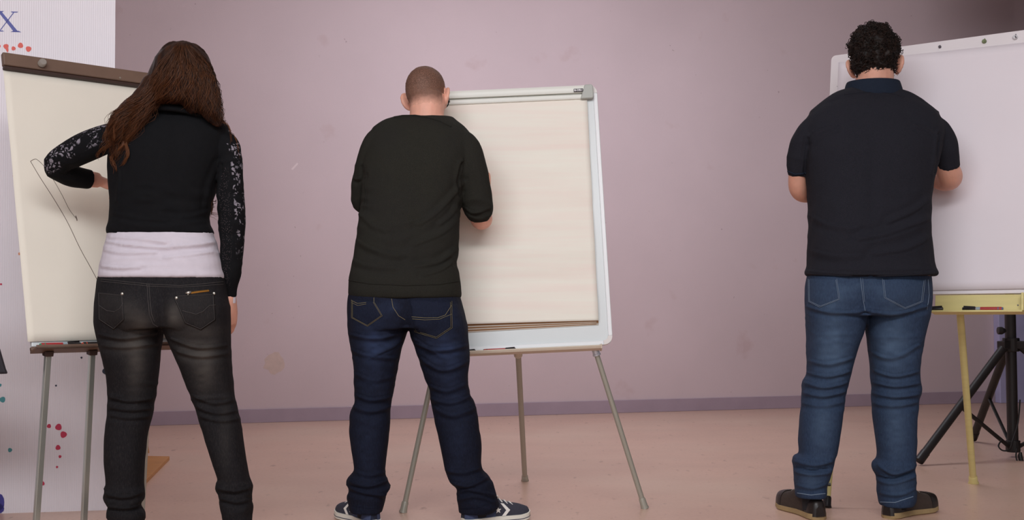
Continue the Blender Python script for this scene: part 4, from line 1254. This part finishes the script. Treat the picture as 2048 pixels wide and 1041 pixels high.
strands(G, 2600, hb, hair, 'hair_brown', 'strand', r0=.0009, wave=(.0, .008), wl=.06, lift=.007, spread=3.5, seed=2, tone=(0, .8), tone_x=lambda x: float(np.interp(x, [240, 300, 360], [1.25, .85, .5])))['kind'] = 'stuff'
strands(G, 260, hb, hair, 'hair_brown', 'flyaway', r0=.0006, wave=(.001, .012), wl=.07, lift=.022, spread=6, seed=77, tone=(.3, .9))['kind'] = 'stuff'
class Both:
    def __init__(self, tr): self.tr = tr
    def ray_cast(self, o, d):
        best = (None, None, None, None)
        for t_ in self.tr:
            r = t_.ray_cast(o, d)
            if r[0] is not None and (best[0] is None or r[3] < best[3]): best = r
        return best
    def find_nearest(self, p):
        return min((t_.find_nearest(p) for t_ in self.tr), key=lambda r: r[3])
jkw = BVHTree.FromPolygons([v.co + base for v in jk.data.vertices], [tuple(p.vertices) for p in jk.data.polygons])
bb_ = Both([hb, jkw])
L_ = [[(236, 228), (226, 240), (214, 260), (210, 275), (214, 289)], [(240, 232), (229, 254), (229, 272), (226, 285), (217, 292), (203, 300), (196, 309), (197, 319)],
      [(258, 226), (248, 246), (246, 269), (246, 286), (241, 295), (228, 306), (222, 315), (226, 326), (231, 338), (231, 346)], [(278, 218), (273, 238), (271, 258), (260, 272), (251, 283), (254, 295), (256, 308), (249, 323), (238, 335)]]
for i, g in enumerate(L_):
    strands([g], 46, bb_, hair, 'hair_brown', 'curl', r0=.0010, wave=(.0, .002), wl=.04, lift=.012, spread=2.0, seed=20 + i, tone=(.45, 1.0), seg=28)['kind'] = 'stuff'
for i, g in enumerate([[(440, 232), (452, 248), (466, 268), (474, 288), (477, 320)], [(436, 225), (450, 242), (460, 262), (462, 290)], [(428, 396), (423, 410), (427, 426), (436, 438), (428, 446)], [(432, 400), (430, 416), (424, 428), (430, 440)]]):
    strands([g], 5, bb_, hair, 'hair_brown', 'wisp', r0=.0007, wave=(0, .002), wl=.04, lift=.004, spread=1.5, seed=40 + i, tone=(.5, 1), seg=20)['kind'] = 'stuff'
# the pen in her hand touches the sheet
tp = EL.p(*EL.hit(226, 372, .006), .005)
d0 = P.P(212, 366, .29)
pn_ = (d0 - tp).normalized()
marker('pale marker in the hand of the person with long hair', tp + pn_ * .125, tp, .0062, 'plastic_silver', 'badge_white', capfrac=.22, group='pens held in hands')
# ------------------------------------------------------------------ man in the olive sweater
P = Person(4.28)
base = Vector((W(812, 600, 4.28).x, 4.28, 0))
m_torso = [(234, 800, 905, .15, .05), (243, 772, 916, .14, .075), (254, 752, 930, .13, .09), (270, 740, 942, .12, .105), (290, 734, 946, .11, .118), (320, 728, 940, .095, .132), (360, 726, 930, .08, .14), (400, 724, 923, .065, .142), (440, 719, 919, .05, .142),
           (470, 714, 918, .04, .14), (490, 710, 917, .032, .14), (512, 708, 916, .026, .142), (527, 704, 912, .02, .145), (545, 701, 918, .014, .15), (560, 699, 921, .008, .15), (580, 697, 922, 0, .15), (590, 697, 923, 0, .149), (597, 701, 921, 0, .146)]
m_hip = [(565, 706, 914, 0, .125), (585, 698, 918, 0, .13), (605, 695, 923, 0, .136), (629, 695, 930, 0, .138), (655, 697, 936, 0, .128)]
m_l1 = [(612, 697, 810, 0, .118), (640, 696, 814, 0, .118), (657, 696, 815, 0, .115), (694, 702, 804, 0, .106), (731, 707, 795, .004, .098), (768, 710, 788, .008, .09), (800, 711, 783, .012, .085), (820, 704, 781, .012, .083), (837, 700, 780, .01, .083), (874, 700, 777, .004, .082), (925, 707, 771, 0, .076),
        (945, 706, 770, 0, .074), (960, 694, 773, 0, .078), (974, 697, 779, 0, .078), (986, 698, 775, 0, .075), (997, 695, 772, 0, .075), (1012, 699, 768, 0, .074), (1024, 701, 765, 0, .073)]
m_l2 = [(612, 814, 924, 0, .118), (640, 816, 932, 0, .118), (660, 819, 935, 0, .115), (694, 829, 938, 0, .106), (722, 840, 939, .003, .1), (745, 845, 937, .006, .094), (768, 855, 937, .01, .09), (791, 861, 939, .014, .086), (810, 864, 949, .016, .086), (856, 874, 959, .012, .084), (893, 880, 963, .01, .08),
        (934, 889, 964, .01, .076), (952, 893, 975, .01, .08), (966, 900, 984, .01, .082), (980, 914, 989, .01, .078), (1000, 916, 995, .01, .078), (1014, 917, 997, .01, .077), (1025, 918, 985, .01, .07)]
a_r = [(915, 280, .10, 26), (932, 298, .09, 31), (943, 335, .085, 32), (950, 370, .09, 31), (955, 400, .10, 32), (958, 418, .115, 31), (957, 428, .135, 26)]
a_r2 = [(955, 405, .10, 22), (961, 430, .13, 23), (963, 438, .16, 23), (964, 422, .20, 19), (965, 398, .25, 15), (968, 380, .285, 13)]
a_l = [(775, 275, .10, 26), (757, 285, .10, 29), (744, 312, .10, 28), (734, 340, .115, 26), (727, 370, .135, 24), (725, 400, .16, 23), (735, 412, .20, 22), (760, 405, .25, 18)]
mb = MB(); g = -.014
P.rows(mb, m_torso, g); P.rows(mb, m_hip, g); P.rows(mb, m_l1, g - .008); P.rows(mb, m_l2, g - .008)
P.limb(mb, [(a, b_, c, r * .75) for a, b_, c, r in a_r]); P.limb(mb, a_r2); P.limb(mb, [(a, b_, c, r * .75) for a, b_, c, r in a_l] + [(795, 395, .30, 13)])
Hh = .228
MHm = head_matrix(P, 855, 249, .205, 15, -4, 6, Hh)
head_parts(mb, MHm, Hh)
mb.tube([P.P(852, 265, .15), P.P(853, 238, .160), P.P(855, 210, .175), P.P(856, 190, .185)], [.062, .066, .068, .064], 20)
hand_parts(mb, P.P(968, 380, .285), (.0, .35, 1), (.75, -.65, .1), 1, L=.165, curl=34)
hand_parts(mb, P.P(795, 395, .305), (.7, .5, .35), (-.3, .1, .9), -1, L=.18, curl=28)
for sx, yw in ((733, -33), (956, 60)): foot_parts(mb, P.P(sx, 1010, 0), yw)
me = fuse(mb, .0045, 4)
body_me = me
man1 = put('person', me, 'skin_light', None, base, smooth='all', fixn=False)
tag(man1, 'person with shaved hair in dark olive sweater drawing on middle easel', 'person', 'people drawing at the easels')

def hair_shell(me_world_base, body, Mh, H, line, off, mt, fadew, parent):
    """closely cropped hair: the scalp surface of the body, lifted a little; line(x,y,z) > 0 where hair grows"""
    Pn = co(body) + np.array(me_world_base); Nn = nrm(body)
    inv = np.array(Mh.inverted())
    loc = (Pn @ inv[:3, :3].T + inv[:3, 3]) / H
    f = line(loc) + .02 * vnoise(Pn * 120, 5)
    far = (np.abs(loc) > 1.3).any(1) | ((np.abs(loc[:, 0]) > .335) & (loc[:, 2] < .66) & (loc[:, 1] > -.2))
    f[far] = -1
    keep = f > 0
    idx = -np.ones(len(Pn), int); ids = np.where(keep)[0]; idx[ids] = np.arange(len(ids))
    lift = off * np.clip(f[ids] / fadew, .05, 1)
    V = Pn[ids] + Nn[ids] * (lift + off * .25 * vnoise(Pn[ids] * 400, 8))[:, None]
    F_ = [tuple(idx[v] for v in p.vertices) for p in body.polygons if all(keep[v] for v in p.vertices)]
    h = bpy.data.meshes.new('hair'); h.from_pydata([tuple(v) for v in V], [], F_); h.update()
    attr(h, 'grow', np.clip(f[ids] / fadew, 0, 1))
    return put('hair', h, mt, parent, smooth='all', fixn=False)

mh_ = mat('hair_cropped', lin(226, 168, 146), .7, var=.04, vscale=30)
mix_in(mh_, mul(mh_, attr_fac(mh_, 'grow', .0, .45), .8), lin(92, 62, 46))
sn = noise_fac(mh_, 420, .35, .62, 2, (1, 1, .6))
mix_in(mh_, mul(mh_, mul(mh_, sn, attr_fac(mh_, 'grow', .1, 1.0)), .8), lin(66, 42, 28))
def crop_line(l):
    back = np.interp(l[:, 1], [-.6, -.3, -.05, .1, .25, .4], [.24, .22, .30, .62, .78, .86])
    return l[:, 2] - back
hr_ = hair_shell(base, body_me, MHm, Hh, crop_line, .003, mh_, .42, man1)
hr_['label'] = 'close-cropped brown hair'
# glasses
gl = bpy.data.objects.new('glasses', None); COL.objects.link(gl); gl.parent = man1; gl['_org'] = man1['_org']
for s in (-1, 1):
    MB().tube([MHm @ Vector((s * .355 * Hh, -.02 * Hh, .49 * Hh)), MHm @ Vector((s * .345 * Hh, .14 * Hh, .50 * Hh)), MHm @ Vector((s * .27 * Hh, .44 * Hh, .49 * Hh))], .0032, 6, flat=1).build('temple', 'glasses_black', gl, smooth='all')
    ring = [MHm @ Vector(((s * .145 + .105 * math.cos(a)) * Hh, .445 * Hh, (.475 + .085 * math.sin(a)) * Hh)) for a in [2 * math.pi * k / 20 for k in range(21)]]
    MB().tube(ring, .0025, 6).build('rim', 'glasses_black', gl, smooth='all')
MB().tube([MHm @ Vector((-.05 * Hh, .46 * Hh, .49 * Hh)), MHm @ Vector((0, .5 * Hh, .5 * Hh)), MHm @ Vector((.05 * Hh, .46 * Hh, .49 * Hh))], .0025, 6).build('bridge', 'glasses_black', gl)

# sweater
mb = MB(); P.rows(mb, m_torso); P.limb(mb, a_r); P.limb(mb, a_l[:-1])
P.limb(mb, [(762, 280, .10, 30), (785, 266, .105, 32), (815, 256, .115, 27), (850, 258, .12, 26), (882, 268, .115, 28), (912, 284, .105, 32), (930, 298, .095, 30)])
me = fuse(mb, .0055, 5)
relief(me, bumps=[(790, 310, 45, 55, .008), (880, 315, 45, 55, .008), (835, 400, 12, 110, -.006), (812, 560, 90, 26, .006)],
       creases=[([(925, 370), (900, 400), (870, 430), (840, 450)], 7, .004), ([(924, 395), (905, 430), (880, 450)], 6, .004), ([(918, 440), (880, 470), (830, 490)], 8, .004), ([(915, 500), (880, 525), (830, 535)], 7, .005), ([(912, 520), (885, 540), (850, 552)], 6, .005),
                ([(713, 480), (750, 500), (800, 512)], 7, .005), ([(706, 520), (740, 532), (790, 536)], 7, .004), ([(724, 430), (745, 450), (770, 460)], 6, .003), ([(923, 330), (918, 360), (922, 392)], 4, -.006), ([(728, 335), (729, 380), (726, 425)], 4, -.007),
                ([(926, 412), (950, 424), (986, 412)], 4, .004), ([(930, 425), (955, 436), (984, 428)], 4, .004), ([(704, 352), (715, 358), (727, 352)], 4, .005)],
       folds=[(815, 490, 130, 70, .003), (955, 415, 40, 30, .005), (718, 380, 28, 60, .004)], fine=.002, seed=15, fold_scale=(8, 8, 22))
sb = bvh_of(me)
sw = put('sweater', me, 'knit_olive', man1, smooth='all', fixn=False)
sw['label'] = 'dark olive knitted sweater with pushed-up sleeves'
stitch(sb, [(698, 561), (740, 568), (812, 571), (880, 569), (920, 562)], .0022, 'knit_olive', sw, 'ribbed_band')
stitch(sb, [(788, 236), (805, 233), (830, 232.5), (855, 236), (880, 243), (902, 254)], .005, 'knit_olive', sw, 'neckband', off=.001)
# cuff at the elbow
# jeans
mb = MB(); P.rows(mb, m_hip); P.rows(mb, m_l1); P.rows(mb, m_l2)
me = fuse(mb, .005, 5)
relief(me, bumps=[(748, 628, 48, 42, .02), (872, 634, 50, 44, .02), (812, 645, 9, 36, -.012)],
       creases=[([(702, 668), (750, 676), (806, 664)], 6, .005), ([(832, 686), (880, 700), (936, 690)], 6, .006), ([(842, 716), (885, 740), (935, 722)], 6, .005), ([(812, 665), (790, 690), (752, 710)], 7, .005), ([(822, 672), (850, 690), (880, 712)], 6, .004), ([(705, 700), (740, 712), (790, 716)], 6, .004),
                ([(712, 790), (745, 800), (782, 792)], 6, .005), ([(706, 812), (740, 822), (780, 812)], 6, .005), ([(708, 745), (745, 760), (786, 752)], 6, .003), ([(860, 795), (900, 806), (940, 792)], 6, .006), ([(868, 815), (905, 830), (950, 816)], 6, .005), ([(856, 770), (895, 782), (936, 765)], 6, .004),
                ([(700, 962), (735, 972), (774, 962)], 5, .007), ([(700, 975), (735, 986), (772, 990)], 5, .006), ([(706, 940), (735, 950), (768, 944)], 5, .004), ([(900, 965), (935, 972), (975, 955)], 5, .007), ([(912, 985), (945, 980), (985, 990)], 5, .006), ([(918, 1000), (950, 992), (990, 1004)], 5, .005), ([(890, 940), (925, 946), (962, 935)], 5, .004)],
       folds=[(745, 800, 60, 60, .004), (905, 800, 60, 70, .004), (735, 985, 60, 40, .005), (945, 985, 70, 45, .005), (812, 700, 140, 60, .002)], fine=.002, seed=18, fold_scale=(9, 9, 24))
fade_map(me, [(755, 690, 30, 26, .5), (740, 640, 36, 24, .3), (885, 640, 36, 30, .35), (890, 700, 34, 28, .45), (780, 615, 18, 14, .3), (745, 740, 22, 60, .2), (900, 760, 25, 50, .2), (915, 880, 20, 80, .12), (735, 880, 20, 80, .12)], noise=.6)
jb = bvh_of(me)
jn = put('jeans', me, 'denim_indigo', man1, smooth='all', fixn=False)
jn['label'] = 'dark indigo jeans with pale pocket stitching'
th = 'denim_indigo_thread'
for pl in ([(819, 600), (903, 603), (904, 656), (873, 677), (830, 664)], [(704, 600), (748, 604), (765, 632), (735, 653), (704, 636)]):
    o = patch(jb, pl, .0018, 'denim_indigo', jn, 'pocket')
    if o is not None: attr(o.data, 'fade', [.1] * len(o.data.vertices))
    cx, cy = sum(p[0] for p in pl) / len(pl), sum(p[1] for p in pl) / len(pl)
    for sc in (1.0, .93):
        sh_ = [(cx + (p[0] - cx) * sc, cy + (p[1] - cy) * sc) for p in pl]
        stitch(jb, [sh_[1], sh_[2], sh_[3], sh_[4], sh_[0]], .0005, th, jn, 'seam', off=.0022)
stitch(jb, [(824, 634), (850, 636), (875, 636), (890, 631), (902, 612)], .0008, th, jn, 'seam', off=.003); stitch(jb, [(825, 638), (850, 640), (878, 639), (893, 633), (903, 629)], .0007, th, jn, 'seam', off=.003)
stitch(jb, [(704, 606), (716, 612), (733, 609)], .0007, th, jn, 'seam', off=.003); stitch(jb, [(704, 602), (716, 608), (733, 606)], .0009, th, jn, 'seam', off=.003)
stitch(jb, [(783, 598), (786, 615), (797, 632), (810, 640)], .0009, th, jn, 'seam'); stitch(jb, [(748, 596), (748, 612), (752, 620)], .0009, th, jn, 'seam')
stitch(jb, [(703, 1012), (735, 1018), (764, 1016)], .0008, 'denim_indigo', jn, 'seam'); stitch(jb, [(919, 1019), (955, 1017), (992, 1002)], .0008, 'denim_indigo', jn, 'seam')
shoe(man1, heel_of(P.P(733, 1010, 0), -33), -33, .285, 'sneaker', -1)
shoe(man1, heel_of(P.P(956, 1010, 0), 60), 60, .280, 'sneaker', 1)

tp = EM.p(*EM.hit(948, 342, .013), .013)
hp_ = P.P(962, 350, .285)
pv = (hp_ - tp).normalized()
marker('black marker in the hand of the person in olive sweater', tp + pv * .10, tp, .006, 'plastic_black', 'plastic_black', capfrac=.2, group='pens held in hands')

# ------------------------------------------------------------------ man in the navy polo
P = Person(4.38)
base = Vector((W(1740, 600, 4.38).x, 4.38, 0))
r_torso = [(184, 1692, 1800, .10, .05), (194, 1672, 1818, .10, .075), (206, 1648, 1842, .095, .095), (220, 1628, 1864, .09, .11), (238, 1612, 1880, .085, .122), (262, 1606, 1886, .075, .138), (300, 1608, 1880, .06, .152), (345, 1613, 1868, .05, .158), (380, 1616, 1860, .04, .16), (414, 1618, 1857, .03, .162), (466, 1619, 1857, .02, .166),
           (518, 1618, 1862, .01, .17), (534, 1617, 1865, .004, .172), (543, 1613, 1870, 0, .176), (549, 1613, 1871, 0, .176), (553, 1617, 1867, 0, .172)]
r_hip = [(525, 1626, 1852, 0, .135), (545, 1619, 1858, 0, .14), (570, 1614, 1860, 0, .146), (600, 1612, 1860, 0, .146), (630, 1613, 1857, 0, .136)]
r_l1 = [(595, 1613, 1728, 0, .122), (620, 1613, 1729, 0, .124), (640, 1614, 1730, 0, .12), (680, 1616, 1718, 0, .112), (720, 1616, 1705, .003, .104), (748, 1617, 1698, .006, .098), (766, 1609, 1693, .01, .095), (785, 1606, 1689, .012, .092), (800, 1605, 1686, .012, .09), (840, 1601, 1683, .008, .088), (880, 1599, 1677, .002, .084),
        (908, 1600, 1672, 0, .08), (915, 1589, 1669, 0, .084), (928, 1588, 1665, 0, .084), (945, 1590, 1659, 0, .08), (970, 1592, 1652, 0, .074), (985, 1592, 1651, 0, .074), (994, 1594, 1650, 0, .073)]
r_l2 = [(595, 1733, 1860, 0, .122), (620, 1732, 1858, 0, .124), (645, 1733, 1853, 0, .12), (685, 1738, 1843, 0, .112), (730, 1743, 1835, .003, .104), (755, 1745, 1836, .006, .098), (778, 1748, 1839, .01, .095), (790, 1747, 1837, .012, .093), (800, 1747, 1834, .012, .09), (840, 1749, 1831, .008, .088), (880, 1754, 1830, .004, .084), (915, 1757, 1829, 0, .08),
        (928, 1748, 1829, 0, .084), (940, 1749, 1829, 0, .084), (955, 1756, 1829, 0, .078), (980, 1757, 1829, 0, .076), (1000, 1759, 1828, 0, .075), (1012, 1762, 1822, 0, .072)]
b_l = [(1655, 248, .085, 28), (1630, 262, .085, 32), (1610, 290, .09, 31), (1599, 318, .10, 26), (1595, 340, .11, 22), (1595, 351, .115, 20)]
b_l2 = [(1599, 318, .10, 19), (1596, 350, .115, 19.5), (1597, 375, .135, 20), (1606, 388, .17, 18), (1630, 388, .24, 16), (1660, 375, .31, 13)]
b_r = [(1838, 248, .085, 28), (1866, 262, .085, 31), (1884, 288, .09, 30), (1892, 312, .10, 26), (1895, 328, .11, 24.5), (1897, 337, .115, 24)]
b_r2 = [(1886, 300, .10, 21), (1894, 335, .115, 23.5), (1900, 352, .14, 25), (1896, 360, .18, 23), (1880, 362, .24, 19), (1855, 345, .31, 14)]
mb = MB(); g = -.014
P.rows(mb, r_torso, g); P.rows(mb, r_hip, g); P.rows(mb, r_l1, g - .008); P.rows(mb, r_l2, g - .008)
P.limb(mb, [(a, b_, c, r * .78) for a, b_, c, r in b_l]); P.limb(mb, b_l2); P.limb(mb, [(a, b_, c, r * .78) for a, b_, c, r in b_r]); P.limb(mb, b_r2)
Hh = .24
MHr = head_matrix(P, 1753, 186, .165, 16, -2, 6, Hh)
head_parts(mb, MHr, Hh, jaw=1.1, ear_x=.34)
mb.tube([P.P(1746, 205, .13), P.P(1747, 178, .13), P.P(1750, 150, .145), P.P(1752, 125, .15)], [.068, .072, .073, .066], 20)
hand_parts(mb, P.P(1660, 375, .315), (.7, .55, .3), (-.3, .1, .9), -1, L=.19, curl=28)
hand_parts(mb, P.P(1855, 345, .315), (-.75, .5, .25), (.2, -.1, .9), 1, L=.19, curl=30)
for sx, yw in ((1622, -14), (1794, 53)): foot_parts(mb, P.P(sx, 985, 0), yw)
me = fuse(mb, .0045, 4)
man2 = put('person', me, 'skin_tan', None, base, smooth='all', fixn=False)
tag(man2, 'tall person with dark curly hair and beard in navy polo at right whiteboard', 'person', 'people drawing at the easels')
# polo shirt
mb = MB(); P.rows(mb, r_torso); P.limb(mb, b_l); P.limb(mb, b_r)
P.limb(mb, [(1638, 248, .09, 32), (1680, 220, .09, 36), (1715, 210, .10, 38), (1746, 208, .105, 38), (1780, 210, .10, 38), (1815, 222, .09, 36), (1860, 250, .09, 32)])
me = fuse(mb, .0055, 5)
relief(me, bumps=[(1690, 290, 50, 60, .009), (1800, 290, 50, 60, .009), (1745, 400, 14, 120, -.007), (1740, 480, 100, 50, .006)],
       creases=[([(1856, 440), (1820, 452), (1770, 470), (1720, 480)], 9, .005), ([(1857, 400), (1825, 425), (1780, 445)], 8, .004), ([(1622, 430), (1660, 450), (1710, 455)], 8, .003), ([(1618, 280), (1614, 310), (1610, 345)], 4, -.007), ([(1878, 270), (1876, 310), (1870, 345)], 4, -.007), ([(1620, 280), (1640, 262), (1665, 255)], 6, .004), ([(1876, 280), (1855, 264), (1830, 256)], 6, .004),
                ([(1615, 538), (1680, 543), (1740, 544), (1800, 544), (1868, 540)], 3, -.003), ([(1852, 480), (1810, 500), (1750, 510)], 9, .004), ([(1620, 500), (1670, 512), (1720, 512)], 8, .003)],
       folds=[(1740, 460, 150, 90, .0035), (1595, 310, 30, 50, .003), (1895, 300, 30, 45, .003)], fine=.002, seed=25, fold_scale=(6, 6, 16))
pb = bvh_of(me)
po = put('polo_shirt', me, 'pique_navy', man2, smooth='all', fixn=False)
po['label'] = 'dark navy polo shirt with short sleeves'
stitch(pb, [(1614, 547), (1680, 551), (1740, 552), (1800, 551), (1869, 547)], .003, 'pique_navy', po, 'hem')
stitch(pb, [(1576, 343), (1590, 349), (1612, 347)], .0035, 'collar_navy', po, 'sleeve_band'); stitch(pb, [(1872, 345), (1890, 344), (1905, 336), (1916, 322)], .0035, 'collar_navy', po, 'sleeve_band')
stitch(pb, [(1688, 190), (1715, 186), (1745, 185), (1780, 187), (1806, 194)], .0012, 'pique_navy', po, 'seam')
# folded collar: a band around the neck
cr, ct = [], []
cen = P.P(1746, 179, .125)
rings = []
for k in range(41):
    a = math.pi * (1.0 + 1.16 * (k - 20) / 40 - .5) - 0
    a = -math.pi / 2 + (k - 20) / 20 * math.radians(112)
    up_ = .030 + .006 * math.cos(a + math.pi / 2)
    rx, ry = .108, .092
    e = Vector((math.cos(a), math.sin(a), 0))
    front = max(0, math.sin(a)) * .02
    def pt(rad, z): return cen + Vector((e.x * rx * rad, e.y * ry * rad, z - front))
    rings.append([pt(.99, -.034), pt(1.0, .012), pt(.97, .026), pt(.92, .031), pt(.885, .026), pt(.87, 0), pt(.93, -.03)])
    zz = .004 * math.sin(k)
rings = [[p + Vector((0, 0, .0)) for p in r] for r in rings]
# the outer leaf flares to the shoulders
for r in rings:
    r[0] = r[0] + Vector(((r[0].x - cen.x) * .16, (r[0].y - cen.y) * .10, -.006)); r[6] = r[6] + Vector(((r[6].x - cen.x) * .12, (r[6].y - cen.y) * .08, -.004))
cme = MB().loft(rings).mesh('collar')
c_ = put('collar', cme, 'collar_navy', po, smooth='all')
sm = c_.modifiers.new('s', 'SUBSURF'); sm.levels = 1; sm.render_levels = 2
# jeans
mb = MB(); P.rows(mb, r_hip); P.rows(mb, r_l1); P.rows(mb, r_l2)
me = fuse(mb, .005, 5)
relief(me, bumps=[(1670, 585, 52, 44, .02), (1795, 585, 52, 44, .02), (1731, 610, 9, 40, -.012)],
       creases=[([(1616, 612), (1665, 624), (1728, 622)], 5, .006), ([(1736, 622), (1790, 626), (1850, 612)], 5, .006), ([(1618, 720), (1655, 728), (1704, 716)], 6, .005), ([(1616, 745), (1655, 752), (1698, 742)], 5, .006), ([(1612, 766), (1650, 774), (1692, 764)], 5, .006), ([(1608, 785), (1648, 792), (1688, 782)], 5, .006), ([(1606, 806), (1645, 812), (1686, 804)], 5, .004),
                ([(1748, 706), (1785, 716), (1838, 690)], 6, .004), ([(1748, 740), (1790, 752), (1836, 742)], 5, .005), ([(1749, 764), (1790, 772), (1838, 766)], 5, .006), ([(1749, 786), (1790, 793), (1836, 788)], 5, .006), ([(1749, 806), (1790, 812), (1834, 804)], 5, .005),
                ([(1592, 936), (1625, 942), (1655, 938)], 4, -.009), ([(1592, 922), (1628, 930), (1662, 922)], 5, .005), ([(1756, 952), (1785, 960), (1828, 946)], 4, -.009), ([(1758, 930), (1788, 948), (1826, 936)], 5, .005), ([(1596, 970), (1625, 976), (1650, 968)], 5, .004), ([(1762, 985), (1795, 990), (1828, 978)], 5, .004)],
       folds=[(1650, 770, 60, 60, .003), (1792, 770, 60, 60, .003), (1625, 955, 60, 45, .004), (1792, 965, 60, 50, .004), (1735, 660, 140, 50, .002)], fine=.002, seed=28, fold_scale=(7, 7, 30))
fade_map(me, [(1665, 690, 30, 60, .55), (1785, 690, 30, 55, .55), (1665, 590, 34, 26, .35), (1800, 590, 34, 26, .35), (1645, 850, 22, 60, .3), (1790, 850, 22, 70, .3), (1735, 570, 60, 20, .15), (1620, 960, 26, 20, .2), (1795, 975, 26, 22, .2)], noise=.5)
PP = co(me)
jb = bvh_of(me)
jn = put('jeans', me, 'denim_blue', man2, smooth='all', fixn=False)
jn['label'] = 'mid blue jeans crumpled at the ankles'
th = 'denim_blue_thread'
for pl in ([(1617, 558), (1674, 558), (1680, 599), (1640, 615), (1618, 604)], [(1764, 558), (1850, 560), (1845, 604), (1810, 618), (1768, 596)]):
    o = patch(jb, pl, .0018, 'denim_blue', jn, 'pocket')
    if o is not None: attr(o.data, 'fade', [.12] * len(o.data.vertices))
    cx, cy = sum(p[0] for p in pl) / len(pl), sum(p[1] for p in pl) / len(pl)
    for sc in (.99, .92):
        sh_ = [(cx + (p[0] - cx) * sc, cy + (p[1] - cy) * sc) for p in pl]
        stitch(jb, [sh_[1], sh_[2], sh_[3], sh_[4]], .0008, th, jn, 'seam', off=.0022)
        stitch(jb, [sh_[0], sh_[4], sh_[3]], .0008, th, jn, 'seam', off=.0022)
stitch(jb, [(1721, 556), (1723, 575), (1726, 600), (1730, 622)], .001, th, jn, 'seam'); stitch(jb, [(1725, 556), (1727, 580), (1729, 604)], .0008, th, jn, 'seam')
stitch(jb, [(1856, 560), (1858, 590), (1854, 620)], .001, th, jn, 'seam')
stitch(jb, [(1595, 987), (1622, 991), (1650, 988)], .0016, th, jn, 'hem'); stitch(jb, [(1761, 1005), (1790, 1006), (1826, 994)], .0016, th, jn, 'hem')
shoe(man2, heel_of(P.P(1622, 985, 0), -14), -14, .30, 'boot', -1)
shoe(man2, heel_of(P.P(1794, 985, 0), 53), 53, .295, 'boot', 1)
# curly hair
mb = MB()
E = lambda c, r: mb.ellipsoid([x * Hh for x in c], [x * Hh for x in r], MHr)
E((0, -.04, .70), (.39, .46, .42)); E((0, -.13, .55), (.37, .38, .36)); E((0, -.17, .40), (.325, .28, .22)); E((0, .05, .88), (.33, .38, .28)); E((.0, -.17, .28), (.28, .2, .14))
me = fuse(mb, .005, 3)
PP = co(me); NN = nrm(me)
inv = np.array(MHr.inverted()); lc = (PP @ inv[:3, :3].T + inv[:3, 3]) / Hh
# no hair over the face or in front of the ears
dfr = np.clip((lc[:, 1] - np.interp(lc[:, 2], [.2, .5, .60, .70, .82, 1.0], [-.16, -.14, -.02, .08, .34, .5])) * 3, 0, 1)
d = .012 * vnoise(PP * 42, 31) + .008 * np.abs(vnoise(PP * 85, 32)) + .004 * vnoise(PP * 170, 33)
setco(me, PP + NN * d[:, None])
attr(me, 'tone', np.clip(.25 + .4 * vnoise(PP * 70, 35), 0, 1))
bm = bmesh.new(); bm.from_mesh(me); bm.verts.ensure_lookup_table()
bmesh.ops.delete(bm, geom=[bm.verts[i] for i in np.where(dfr > .03)[0]], context='VERTS'); bm.to_mesh(me); bm.free()
hair = put('hair', me, 'hair_dark', man2, smooth='all', fixn=False)
hair['label'] = 'short dark brown curly hair'
rng = random.Random(5)
mbc = MB(); tones = []
idx = [i for i in range(len(PP)) if dfr[i] < .01 and lc[i, 2] > .28]
for i in rng.sample(idx, 1100):
    c = Vector(PP[i] + NN[i] * (d[i] + .001)); n_ = Vector(NN[i]); a_ = n_.orthogonal().normalized(); a_.rotate(Matrix.Rotation(rng.random() * 6.28, 3, n_)); b_ = n_.cross(a_)
    R_ = rng.uniform(.004, .010); turns = rng.uniform(.6, 1.3); ph = rng.random() * 6.28; pts = []
    for k in range(11):
        tt = k / 10; an = ph + tt * turns * 6.28
        pts.append(c + a_ * R_ * math.cos(an) * (1 - .3 * tt) + n_ * (R_ * .55 * math.sin(an) + .002 + .002 * tt) + b_ * (tt - .5) * R_ * 1.6)
    n0 = len(mbc.v); mbc.tube(pts, [.0013 * (1 - .5 * (k / 10) ** 2) for k in range(11)], 4)
    tn = rng.random() ** 1.5; tones += [tn] * (len(mbc.v) - n0)
cm_ = mbc.mesh('curl'); attr(cm_, 'tone', tones)
put('curl', cm_, 'hair_dark', hair, smooth='all', fixn=False)['kind'] = 'stuff'
# beard
mb = MB(); E((0, .20, .15), (.262, .24, .17)); E((0, .30, .05), (.15, .15, .12))
for s in (-1, 1): E((s * .235, .14, .26), (.05, .12, .14))
me = fuse(mb, .005, 3); PP = co(me); NN = nrm(me)
setco(me, PP + NN * (.004 * vnoise(PP * 130, 41) + .003 * vnoise(PP * 260, 42))[:, None])
attr(me, 'tone', np.clip(.3 + .5 * vnoise(PP * 120, 43), 0, 1))
put('beard', me, 'hair_dark', man2, smooth='all', fixn=False)
